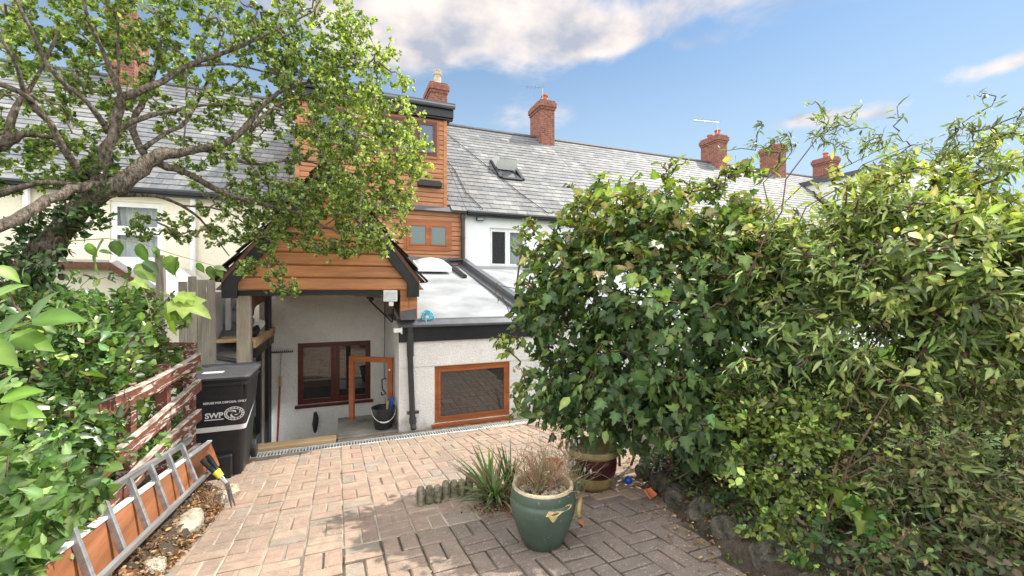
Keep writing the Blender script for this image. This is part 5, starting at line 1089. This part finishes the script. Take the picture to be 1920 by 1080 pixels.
# ---------------------------------------------------------------- bushes
def bush(name, label, cat, base, clumps, kind, size, cols, w, per=9, kind2=None, k2s=.95, shoots=.14, hang=.0, out=.5, mat='leaf', stemr=(.010, .0025), rootn=5, rootr=.018, spread=.25, group=None, lo=.3, jit=.12, up=.35, cloud=.05, tipcols=None, stems=True, extra=None, nrm=None):
    h = empty(name, base, label, cat, group); base = np.array(base); tg = np.concatenate([ell(*c) for c in clumps]); cen = tg.mean(axis=0); q = rng.random(len(tg)) < shoots; tg = np.concatenate([tg, tg[q] + unit(tg[q] - cen + np.array((0, 0, .25))) * rng.uniform(.06, .26, (q.sum(), 1))]); sk = []; mb = MB()
    for k in range(rootn):
        a = base + np.array((random.gauss(0, spread), random.gauss(0, spread), 0)); b = cen + (tg[rng.integers(len(tg))] - cen) * .75; q = []
        for i in range(7): u = i / 6; q.append(a + (b - a) * u + rng.normal(0, .03, 3) + np.array((0, 0, .12 * math.sin(u * 3.14))))
        mb.tube(q, [rootr * (1 - .65 * i / 6) for i in range(7)], 6); sk += q[1:]
    mb.build('main_stem', MT['stem'], h, smooth=True, fixn=False)
    ln = grow(np.array(sk), tg, 4, jit, -.04)
    if stems: twigs('stem', ln, stemr[0], stemr[1], MT['stem'], h)
    P, D = sample_lines(ln, per, lo); n = len(P); P = P + rnd(n, cloud)
    outv = unit(P - cen); Dl = unit(D * .5 + outv * out + rnd(n, .65) + np.array((0, 0, -hang))); U = unit(outv * .7 + rnd(n, .45) + np.array((0, 0, up)))
    tw = np.repeat(np.exp(rng.normal(0, .30, len(ln))), per); C = pal(n, cols, w) * tw[:, None]
    if tipcols is not None:
        zf = (P[:, 2] - np.quantile(P[:, 2], .55)) / max(1e-3, np.quantile(P[:, 2], .99) - np.quantile(P[:, 2], .55)); m_ = rng.random(n) < np.clip(zf, 0, 1) * .75; C = np.where(m_[:, None], pal(n, tipcols, [1] * len(tipcols)), C)
    sz = rng.uniform(size[0], size[1], n) * np.exp(rng.normal(0, .18, n))
    if kind2:
        k2 = np.repeat(rng.random(len(ln)) < .38, per); leaves('young_foliage', kind2, P[k2], Dl[k2], U[k2], sz[k2] * k2s, np.clip(C[k2] * np.array((1.45, 1.3, 1.2)), 0, .7), MT[mat], h)
        P, Dl, U, sz, C = P[~k2], Dl[~k2], U[~k2], sz[~k2], C[~k2]
    leaves('foliage', kind, P, Dl, U, sz, C, MT[mat], h); return h
DG = [(.085, .15, .055), (.055, .10, .04), (.13, .20, .07), (.21, .29, .09)]
# broad leaved climber mass next to the house end
bush('climbing_shrub', 'dense climber with broad ivy shaped dark green leaves hanging over the banded pot', 'shrub', (2.7, 3.3, G(3.2)),
     [(1190, 600, 190, 200, 3.6, .55, 300, .35), (1070, 640, 95, 150, 3.7, .4, 130, .3), (1170, 760, 160, 80, 3.4, .4, 120, .2), (1330, 640, 170, 220, 3.2, .5, 260, .3), (1050, 520, 60, 90, 3.9, .3, 50), (1150, 430, 110, 80, 3.8, .4, 110, .2), (1280, 420, 150, 70, 3.6, .5, 120, .2), (1400, 480, 100, 80, 3.3, .4, 90, .2), (1410, 640, 110, 120, 3.0, .4, 110, .2), (1350, 800, 120, 60, 3.0, .35, 80)],
     'lobed', (.045, .095), DG, [4, 3, 2.5, 1], per=9, kind2='ovate', hang=.75, out=.55, rootn=8, rootr=.012, up=.1, tipcols=[(.24, .29, .08), (.18, .25, .06), (.30, .26, .12)])
# upright new shoots on top
bush('rambling_shoots', 'upright reddish stemmed shoots with sparse pointed leaves rising above the climbing shrub', 'shrub', (2.75, 3.3, 1.2),
     [(1120, 350, 14, 40, 3.8, .1, 8), (1075, 400, 20, 35, 3.8, .1, 8), (1250, 330, 12, 45, 3.7, .1, 9), (1160, 380, 60, 30, 3.8, .2, 10), (1330, 345, 60, 30, 3.6, .2, 14), (1000, 430, 20, 25, 3.9, .1, 6), (985, 455, 18, 22, 3.95, .1, 5), (960, 640, 30, 35, 3.9, .15, 12), (975, 740, 24, 30, 3.8, .15, 8), (1400, 320, 40, 20, 3.4, .2, 10)],
     'ovate', (.04, .075), [(.16, .23, .06), (.24, .29, .08), (.28, .20, .10)], [3, 3, 1], per=8, hang=.5, rootn=3, rootr=.01, cloud=.02, spread=.1)
# narrow leaved shrub on the near side
NC = [(.18, .25, .085), (.10, .145, .06), (.28, .36, .12), (.15, .19, .08), (.40, .45, .18)]
bush('narrow_leaved_shrub', 'tall arching shrub with narrow yellow green leaves filling the near end of the hedge', 'shrub', (2.5, 1.9, G(1.9)),
     [(1480, 510, 150, 95, 3.0, .5, 210, .2), (1700, 490, 200, 130, 2.6, .5, 300, .2), (1880, 550, 160, 140, 2.3, .5, 220, .2), (1600, 640, 230, 110, 2.7, .4, 170), (1850, 680, 160, 110, 2.4, .4, 120), (1620, 410, 60, 40, 2.9, .3, 40), (1720, 400, 150, 40, 2.7, .35, 70), (1880, 405, 110, 40, 2.5, .3, 40), (2050, 540, 120, 130, 2.2, .5, 80), (1650, 350, 50, 40, 2.7, .2, 16), (1800, 330, 60, 40, 2.6, .2, 14), (1560, 360, 40, 30, 2.9, .1, 6), (1720, 320, 60, 25, 2.6, .2, 7), (1880, 320, 60, 25, 2.5, .2, 7)],
     'lance', (.045, .100), NC, [4, 3, 3, 2, 1.5], per=16, kind2='ovate', k2s=.62, hang=.35, out=.5, rootn=9, rootr=.007, up=.5, cloud=.03, tipcols=[(.40, .46, .15), (.31, .38, .12), (.46, .44, .20)])
bush('jasmine_climber', 'wispy climber with thin pale shoots reaching into the sky at the top of the hedge', 'climber', (2.6, 2.2, 1.3),
     [(1560, 245, 40, 20, 2.8, .2, 10), (1480, 270, 60, 16, 2.9, .2, 8), (1620, 270, 60, 22, 2.7, .2, 14), (1690, 300, 60, 20, 2.6, .2, 14), (1750, 290, 60, 28, 2.5, .2, 14), (1790, 250, 26, 26, 2.4, .1, 8), (1850, 265, 50, 26, 2.3, .2, 12), (1900, 245, 40, 20, 2.2, .2, 8), (1900, 300, 50, 30, 2.2, .2, 12), (1543, 215, 8, 20, 2.8, .05, 4), (1440, 285, 20, 12, 2.9, .1, 4)],
     'lance', (.032, .062), [(.20, .25, .13), (.15, .19, .09), (.27, .30, .15)], [3, 2, 1], per=8, shoots=.4, hang=.2, rootn=5, rootr=.006, cloud=.01, stemr=(.004, .0015), up=.8)
# low bright shrub at the foot
bush('euonymus_shrub', 'low shrub with small rounded lime green leaves above the edging rocks', 'shrub', (2.35, 2.2, G(2.2) + .1),
     [(1420, 790, 60, 45, 2.7, .2, 60), (1510, 800, 80, 60, 2.5, .2, 80), (1400, 740, 60, 50, 2.8, .2, 40), (1470, 1000, 50, 40, 2.3, .15, 40), (1560, 890, 70, 80, 2.4, .2, 60), (1440, 900, 50, 40, 2.5, .15, 30), (1390, 1060, 30, 20, 2.3, .1, 10), (1520, 960, 60, 50, 2.35, .15, 40), (1380, 840, 50, 40, 2.75, .15, 30)],
     'round', (.028, .045), [(.25, .33, .075), (.16, .23, .055), (.35, .41, .12), (.10, .15, .045)], [3, 3, 2, 2], per=11, hang=.1, out=.6, rootn=5, rootr=.004, cloud=.02, stemr=(.004, .002))
# dull needle leaved mass lower down
bush('conifer_shrub', 'dull olive low shrub with fine feathery twigs below the narrow leaved shrub', 'shrub', (2.35, 1.3, G(1.3)),
     [(1800, 950, 150, 110, 2.0, .3, 240), (1700, 850, 120, 80, 2.3, .3, 140), (1880, 830, 100, 120, 2.1, .3, 140), (1620, 720, 120, 60, 2.6, .3, 90), (1750, 600, 110, 60, 2.5, .3, 60), (1900, 1050, 120, 60, 1.9, .3, 120), (1650, 990, 40, 50, 2.2, .2, 50), (1560, 1050, 50, 40, 2.15, .2, 60), (1720, 1060, 90, 40, 1.9, .2, 80), (1600, 830, 80, 60, 2.7, .25, 90), (1700, 740, 120, 60, 2.8, .3, 110), (1860, 730, 100, 60, 2.6, .3, 90)],
     'lance', (.028, .062), [(.12, .14, .06), (.07, .085, .04), (.20, .17, .09), (.15, .20, .07)], [3, 3, 1, 2.5], per=11, kind2='ovate', k2s=.8, hang=.1, rootn=6, rootr=.004, cloud=.03, stemr=(.004, .0012), mat='leaf_dry')
bush('ground_ivy', 'bright green lobed leaves spilling over the stone trough', 'plant', W(1700, 1040, 2.0), [(1670, 1000, 70, 24, 2.05, .1, 26), (1640, 1040, 40, 20, 2.0, .1, 12), (1600, 1075, 30, 15, 2.0, .1, 8), (1730, 1040, 30, 20, 1.98, .1, 8)],
     'lobed', (.03, .05), [(.10, .20, .05), (.07, .15, .04)], [1, 1], per=9, rootn=3, rootr=.004, cloud=.012, stemr=(.002, .001), spread=.05)
bush('bramble_leaves', 'few large mottled yellow green leaves hanging on a thin stem over the low shrubs', 'plant', W(1600, 900, 2.1), [(1655, 985, 22, 26, 2.05, .05, 3), (1610, 955, 30, 22, 2.1, .05, 3), (1745, 935, 25, 20, 2.15, .05, 2), (1590, 920, 30, 20, 2.15, .06, 3), (1690, 905, 20, 16, 2.2, .05, 2)],
     'big', (.075, .11), [(.24, .33, .07), (.15, .24, .05), (.42, .38, .07)], [3, 2, 1], per=2, hang=1.0, rootn=3, rootr=.004, cloud=.01, stemr=(.003, .0015), spread=.05, lo=.7)
# far garden growth behind the hedge, seen through gaps
bush('garden_shrub', 'sunlit bright green shrub in the next garden glimpsed through the hedge', 'shrub', (5.2, 3.6, -.8), [(1700, 700, 180, 120, 5.0, .8, 120), (1450, 600, 160, 120, 6.0, .8, 90), (1900, 650, 120, 130, 4.6, .7, 70)],
     'ovate', (.09, .16), [(.20, .30, .05), (.14, .24, .05)], [1, 1], per=8, rootn=5, rootr=.02, cloud=.08)
# ---- garden side hedge on the bin side
GC = [(.075, .145, .045), (.05, .10, .035), (.12, .21, .06), (.22, .32, .09)]
bush('glossy_hedge_shrub', 'rounded dense shrub with small glossy dark green leaves in front of the slatted fence', 'shrub', (-1.45, 2.2, G(2.2) + .2),
     [(110, 700, 110, 120, 2.2, .3, 150, .2), (60, 870, 100, 120, 1.95, .25, 130, .2), (175, 660, 70, 80, 2.6, .3, 90, .2), (145, 810, 55, 60, 2.3, .2, 60, .2), (20, 1010, 80, 70, 1.8, .2, 70), (190, 740, 35, 45, 2.6, .12, 26), (130, 590, 120, 50, 2.8, .3, 70), (-80, 800, 120, 260, 1.9, .3, 90), (60, 950, 50, 50, 1.95, .15, 30)],
     'ovate', (.034, .060), GC, [4, 3, 3, 2], per=13, kind2='round', hang=.05, out=.6, mat='leaf_gloss', rootn=7, rootr=.006, up=.5, cloud=.03)
bush('sprawling_shrub', 'loose shrub with pale bunches of seed heads in front of the cream outhouse', 'shrub', (-2.1, 3.6, -.2), [(250, 620, 70, 50, 3.5, .2, 36), (290, 680, 60, 50, 3.5, .2, 36), (200, 560, 90, 40, 3.4, .2, 30), (300, 590, 60, 40, 3.5, .2, 22), (240, 720, 60, 40, 3.3, .2, 24), (310, 720, 50, 60, 4.1, .2, 50), (330, 810, 45, 50, 4.2, .15, 40), (280, 800, 50, 70, 3.7, .15, 40)],
     'ovate', (.035, .07), [(.10, .17, .045), (.16, .24, .06), (.07, .12, .035)], [3, 2, 1], per=8, hang=.1, rootn=5, rootr=.009, cloud=.02, stemr=(.004, .0015))
bush('ivy_on_trunk', 'dark ivy clinging round the base of the leaning tree trunk', 'climber', W(70, 520, 2.85), [(90, 440, 60, 40, 2.95, .12, 40), (150, 400, 45, 45, 3.0, .1, 34), (60, 500, 70, 40, 2.85, .15, 44), (180, 350, 25, 40, 3.02, .08, 16), (30, 560, 90, 40, 2.8, .2, 40)],
     'ovate', (.035, .062), [(.035, .07, .025), (.06, .11, .035), (.09, .15, .045)], [3, 2, 1], per=9, hang=.2, rootn=3, rootr=.006, cloud=.02, stemr=(.004, .002), spread=.05, mat='leaf_gloss')
bush('bramble', 'bramble spray with mid green leaves hanging over the ladder rungs', 'bramble', (-1.35, 3.1, .0), [(225, 880, 45, 35, 2.8, .1, 20), (190, 930, 45, 40, 2.65, .12, 22), (285, 835, 25, 25, 3.0, .08, 10), (130, 1000, 45, 45, 2.4, .1, 22), (225, 1050, 24, 20, 2.6, .06, 6), (60, 965, 60, 50, 1.5, .06, 40), (15, 1055, 50, 35, 1.35, .05, 26), (165, 935, 34, 36, 1.8, .06, 16), (110, 905, 40, 30, 1.7, .06, 16), (40, 900, 60, 40, 1.55, .06, 24), (285, 790, 30, 20, 3.1, .08, 8)],
     'ovate', (.04, .065), [(.12, .21, .055), (.17, .26, .07), (.08, .15, .04)], [3, 2, 2], per=7, hang=.25, rootn=4, rootr=.004, cloud=.015, stemr=(.003, .0015), spread=.08)
# big pale leaves close to the camera
def spray(name, label, pts, lv, size, cols, cat='plant', tri=False, kind='big'):
    h = empty(name, W(*pts[0]), label, cat); mb = MB(); P = [W(*p) for p in pts]; mb.tube(P, [.004 - .0025 * i / (len(P) - 1) for i in range(len(P))], 6); mb.build('stem', simple('green_stem', (.20, .22, .06), .6, .2), h, fixn=False)
    pp, dd_, uu, ss = [], [], [], []
    for (x0, y0, x1, y1, t, roll) in lv:
        a, b = W(x0, y0, t), W(x1, y1, t + .03); pp.append(a); dd_.append(b - a); ss.append((b - a).length)
        uu.append(Vector((-.3 + roll, -.55, .75)))
    leaves('leaves', kind, np.array(pp), np.array([tuple(d) for d in dd_]), np.array([tuple(u) for u in uu]), np.array(ss), pal(len(pp), cols, [1] * len(cols), .1), MT['leaf'], h); return h
BL = [(.15, .27, .045), (.20, .33, .06), (.11, .21, .035)]
spray('dogwood_spray', 'large lime green leaves on the stem closest to the viewer', [(-60, 640, 1.15), (0, 625, 1.2), (60, 604, 1.25)],
      [(60, 600, 150, 592, 1.26, 0), (62, 604, 105, 620, 1.27, .3), (60, 600, 95, 545, 1.24, -.2), (0, 625, 45, 580, 1.2, .1), (10, 620, 0, 690, 1.2, .2), (-20, 560, 40, 530, 1.15, 0), (-10, 500, 38, 524, 1.15, .2), (20, 628, 95, 650, 1.25, 0), (-40, 640, 30, 680, 1.15, .1)], 0, BL)
spray('dogwood_spray', 'lower group of large lime leaves under the closest spray', [(-60, 800, 1.15), (0, 770, 1.2), (10, 760, 1.2)],
      [(0, 750, 72, 728, 1.2, 0), (0, 765, 78, 775, 1.22, .2), (0, 760, 50, 800, 1.2, .4), (-10, 740, 20, 700, 1.2, -.2), (-30, 800, 20, 812, 1.15, 0)], 0, BL)
spray('arching_shoot', 'long thin arching shoot with spaced oval leaves crossing in front of the net curtained window', [(130, 452, 2.6), (200, 447, 2.65), (260, 455, 2.7), (330, 478, 2.75), (400, 498, 2.8), (425, 505, 2.8)],
      [(165, 455, 178, 482, 2.6, 0), (195, 450, 168, 488, 2.62, .2), (185, 470, 210, 474, 2.62, 0), (215, 450, 222, 480, 2.65, .3), (262, 456, 272, 492, 2.7, 0), (268, 490, 298, 512, 2.7, .1), (295, 468, 300, 492, 2.7, 0), (320, 478, 322, 516, 2.72, .3), (335, 482, 322, 520, 2.72, .1), (372, 492, 380, 512, 2.78, 0), (395, 498, 397, 525, 2.78, .2), (400, 500, 424, 505, 2.8, 0), (285, 462, 300, 480, 2.7, .4), (255, 495, 290, 525, 2.7, 0), (180, 495, 185, 520, 2.6, 0), (405, 500, 418, 520, 2.8, .2)], 0, [(.11, .19, .06), (.08, .13, .045), (.20, .30, .08)])
spray('maple_seedling', 'small sapling with broad lobed leaves and a bare reddish twig above the flaking fence', [(285, 640, 3.0), (283, 590, 3.0), (270, 545, 3.0), (262, 530, 3.0), (330, 560, 2.95)],
      [(325, 570, 322, 628, 2.95, 0), (330, 560, 392, 590, 2.95, .2), (318, 575, 285, 600, 2.95, .1), (335, 575, 360, 605, 2.96, .3), (240, 530, 232, 560, 2.95, 0), (236, 528, 215, 552, 2.95, .2), (330, 555, 370, 560, 2.95, 0), (250, 525, 280, 540, 2.95, 0)], 0, [(.16, .25, .06), (.22, .31, .07)], 'sapling', kind='lobed')
# ---------------------------------------------------------------- strap leaved iris, lavender and dead stalks
def blades(name, label, base, n, h, spread, cols, mat='leaf', wd=.016, droop=.6, cat='plant'):
    o = empty(name, base, label, cat); V = []; Fc = []; C = []; b0 = Vector(base)
    for k in range(n):
        a = random.uniform(0, 6.283); r = spread * random.random() * .45; p = b0 + Vector((r * math.cos(a), r * math.sin(a), 0)); hh = h * random.uniform(.45, 1.05); lean = random.uniform(.1, 1.0) * spread * 2.2; dr = droop * random.random() ** 2 * hh
        side = Vector((-math.sin(a), math.cos(a), 0)); w_ = wd * random.uniform(.6, 1.2); i0 = len(V); c = [q * random.uniform(.75, 1.25) for q in random.choice(cols)]
        for i in range(7):
            u = i / 6; q = p + Vector((math.cos(a), math.sin(a), 0)) * lean * u ** 1.6 + Vector((0, 0, hh * u - dr * u ** 2.6)); ww = w_ * (1 - u ** 2.5) * .5 + .0008
            V.append(tuple(q - side * ww)); V.append(tuple(q + side * ww + Vector((math.cos(a), math.sin(a), 0)) * .003)); C += [c, c]
        for i in range(6): Fc.append((i0 + 2 * i, i0 + 2 * i + 1, i0 + 2 * i + 3, i0 + 2 * i + 2))
    np_mesh('leaf_blades', V, [4] * len(Fc), np.array(Fc).ravel(), MT[mat], o, np.array(C)); return o
ir = blades('iris_clump', 'drooping clump of strap leaved iris at the end of the log edging', (1.12, 3.12, G(3.1) + .0), 120, .34, .20, [(.13, .20, .08), (.08, .14, .055), (.25, .29, .13), (.28, .25, .13)], droop=1.0, wd=.025)
blades('iris_fan', 'stiff dark green upright iris fan just behind the drooping clump', (1.28, 3.2, G(3.2)), 26, .42, .07, [(.07, .14, .04), (.10, .18, .05)], wd=.02, droop=.1)
blades('iris_fan', 'pale yellow green upright iris fan in the middle of the drooping clump', (1.12, 3.24, G(3.2)), 20, .46, .05, [(.26, .33, .10), (.18, .26, .07)], wd=.02, droop=.1)
blades('dead_leaves', 'brown withered strap leaves lying at the foot of the iris clump', (1.16, 3.0, G(3.0)), 50, .12, .13, [(.17, .09, .06), (.26, .17, .10), (.10, .06, .045)], 'leaf_dry', .014, 1.2)
bb = MB(); 
def stalks(name, label, base, n, h, lean, mat, r=.0022, fork=2, cat='plant', heads=None):
    o = empty(name, base, label, cat); mb = MB(); b0 = Vector(base); hd = MB(); nh = 0
    for k in range(n):
        a = random.uniform(0, 6.28); p = b0 + Vector((random.gauss(0, .03), random.gauss(0, .03), 0)); L_ = h * random.uniform(.4, 1.05); d = Vector((math.cos(a) * random.uniform(.1, lean), math.sin(a) * random.uniform(.1, lean), 1)).normalized(); pts = [p]
        for i in range(4): d = (d + Vector((random.gauss(0, .16), random.gauss(0, .16), random.gauss(-.04, .1)))).normalized(); pts.append(pts[-1] + d * L_ / 4)
        mb.tube(pts, [r, r * .9, r * .8, r * .7, r * .5], 4, cap=False)
        for f in range(fork):
            i = random.randint(1, 4); d2 = (d + Vector((random.gauss(0, .7), random.gauss(0, .7), random.gauss(.1, .5)))).normalized(); mb.tube([pts[i], pts[i] + d2 * L_ * .15, pts[i] + d2 * L_ * .28 + Vector((0, 0, random.gauss(0, .02)))], [r * .7, r * .5, r * .4], 4, cap=False)
        if heads and k % 3 == 0: hd.lathe([(0, 0), (.006, .006), (.0065, .02), (.004, .03), (0, .034)], 7, pts[-1]); nh += 1
    mb.build('stalk', mat, o, fixn=False)
    if nh: hd.build('seed_head', heads, o)
    return o
stalks('dead_plant', 'tangle of dead brown stalks standing in the green glazed pot', (1.17, 2.40, G(2.36) + .27), 110, .32, .9, simple('brown_stalk', (.30, .19, .12), .9, .5, 30), fork=4)
stalks('pot_weeds', 'few green stems growing among the dead stalks in the green pot', (1.12, 2.38, G(2.36) + .30), 22, .26, .9, simple('green_stalk', (.15, .20, .07), .8, .3, 30), .002, 4)
stalks('dead_plant', 'pale straw stalks spilling over the rim of the green pot towards the banded pot', (1.27, 2.43, G(2.36) + .27), 36, .30, 1.6, MT['twig'], .0018, 3)
stalks('lavender', 'grey green lavender with pale seed heads beside the banded pot', (1.66, 2.85, G(2.85) + .05), 60, .42, .75, simple('lavender_stalk', (.22, .24, .13), .9, .3, 30), .0018, 2, heads=simple('lavender_head', (.42, .40, .38), .9))
stalks('dead_creeper', 'bare straw coloured twigs and creeper at the foot of the climbing shrub', (1.95, 3.25, G(3.2)), 36, .45, 1.2, MT['twig'], .0026, 3)
stalks('twig_pile', 'loose dry twigs piled on the bank behind the shears', (-.93, 3.95, G(3.9) + .06), 50, .16, 2.2, MT['twig'], .0026, 3)
# litter
def litter(name, n, fn, size, cols, label=None):
    P = np.array([fn() for _ in range(n)]); D = rnd(n) * np.array((1, 1, .35)); U = unit(rnd(n, .5) + np.array((0, 0, 1.2))); o = leaves(name, 'ovate', P, D, U, rng.uniform(size[0], size[1], n), pal(n, cols, [1] * len(cols), .3), MT['leaf_dry'], None); o['kind'] = 'stuff'
    if label: o['label'] = label
    return o
LB = [(.30, .16, .07), (.20, .10, .05), (.42, .27, .14), (.14, .09, .06)]
def f1():
    y = random.uniform(1.6, 4.45); u = abs(random.gauss(0, .11)); x = xl(y) + .06 - u; return (x, y, G(y) + .012 + (.30 * (1 - math.exp(-max(0, u - .05) * 6)) if u > .05 else 0) + random.uniform(0, .02))
litter('leaf_litter', 2600, f1, (.015, .04), LB)
def f2(): y = random.uniform(1.2, 3.5); x = xr(y) + random.gauss(-.02, .12); return (x, y, G(y) + .012 + max(0, .2 * (1 - math.exp(-max(0, x - xr(y)) * 5))) + random.uniform(0, .012))
litter('leaf_litter', 520, f2, (.012, .034), LB + [(.10, .13, .04)])
def f3(): y = random.uniform(.6, 5.8); x = random.uniform(xl(y), xr(y)); return (x, y, G(y) + .006)
litter('leaf_litter', 230, f3, (.006, .018), LB + [(.4, .34, .24)])
def f4(): a = random.uniform(0, 6.28); r = abs(random.gauss(0, .14)); x, y = 1.1 + r * math.cos(a), 3.0 + r * math.sin(a) * .7; return (x, y, G(y) + .008 + random.uniform(0, .02))
litter('leaf_litter', 420, f4, (.010, .03), [(.13, .08, .06), (.22, .15, .10), (.33, .25, .14)])

# dark ground cover under the hedge
def ground_cover(name, label, fn, n, kind, size, cols):
    P = np.array([fn() for _ in range(n)]); D = rnd(n) * np.array((1, 1, .5)) + np.array((-.2, -.3, .1)); U = unit(rnd(n, .45) + np.array((-.2, -.3, 1))); o = leaves(name, kind, P, D, U, rng.uniform(size[0], size[1], n), pal(n, cols, [1] * len(cols), .3), MT['leaf'], None); o['kind'] = 'stuff'; o['label'] = label
def gc():
    y = random.uniform(.4, 3.1); u = .06 + random.random() ** 1.1 * 1.2; x = xr(y) + u; cl = .5 + .5 * math.sin(x * 9) * math.cos(y * 7); return (x, y, G(y) + .17 * (1 - math.exp(-u * 5)) + random.random() ** 2 * (.10 + .16 * cl))
ground_cover('ground_cover', 'dark low leafy growth on the soil behind the edging rocks', gc, 9000, 'ovate', (.022, .05), [(.05, .09, .03), (.035, .06, .025), (.09, .14, .04), (.10, .07, .04)])
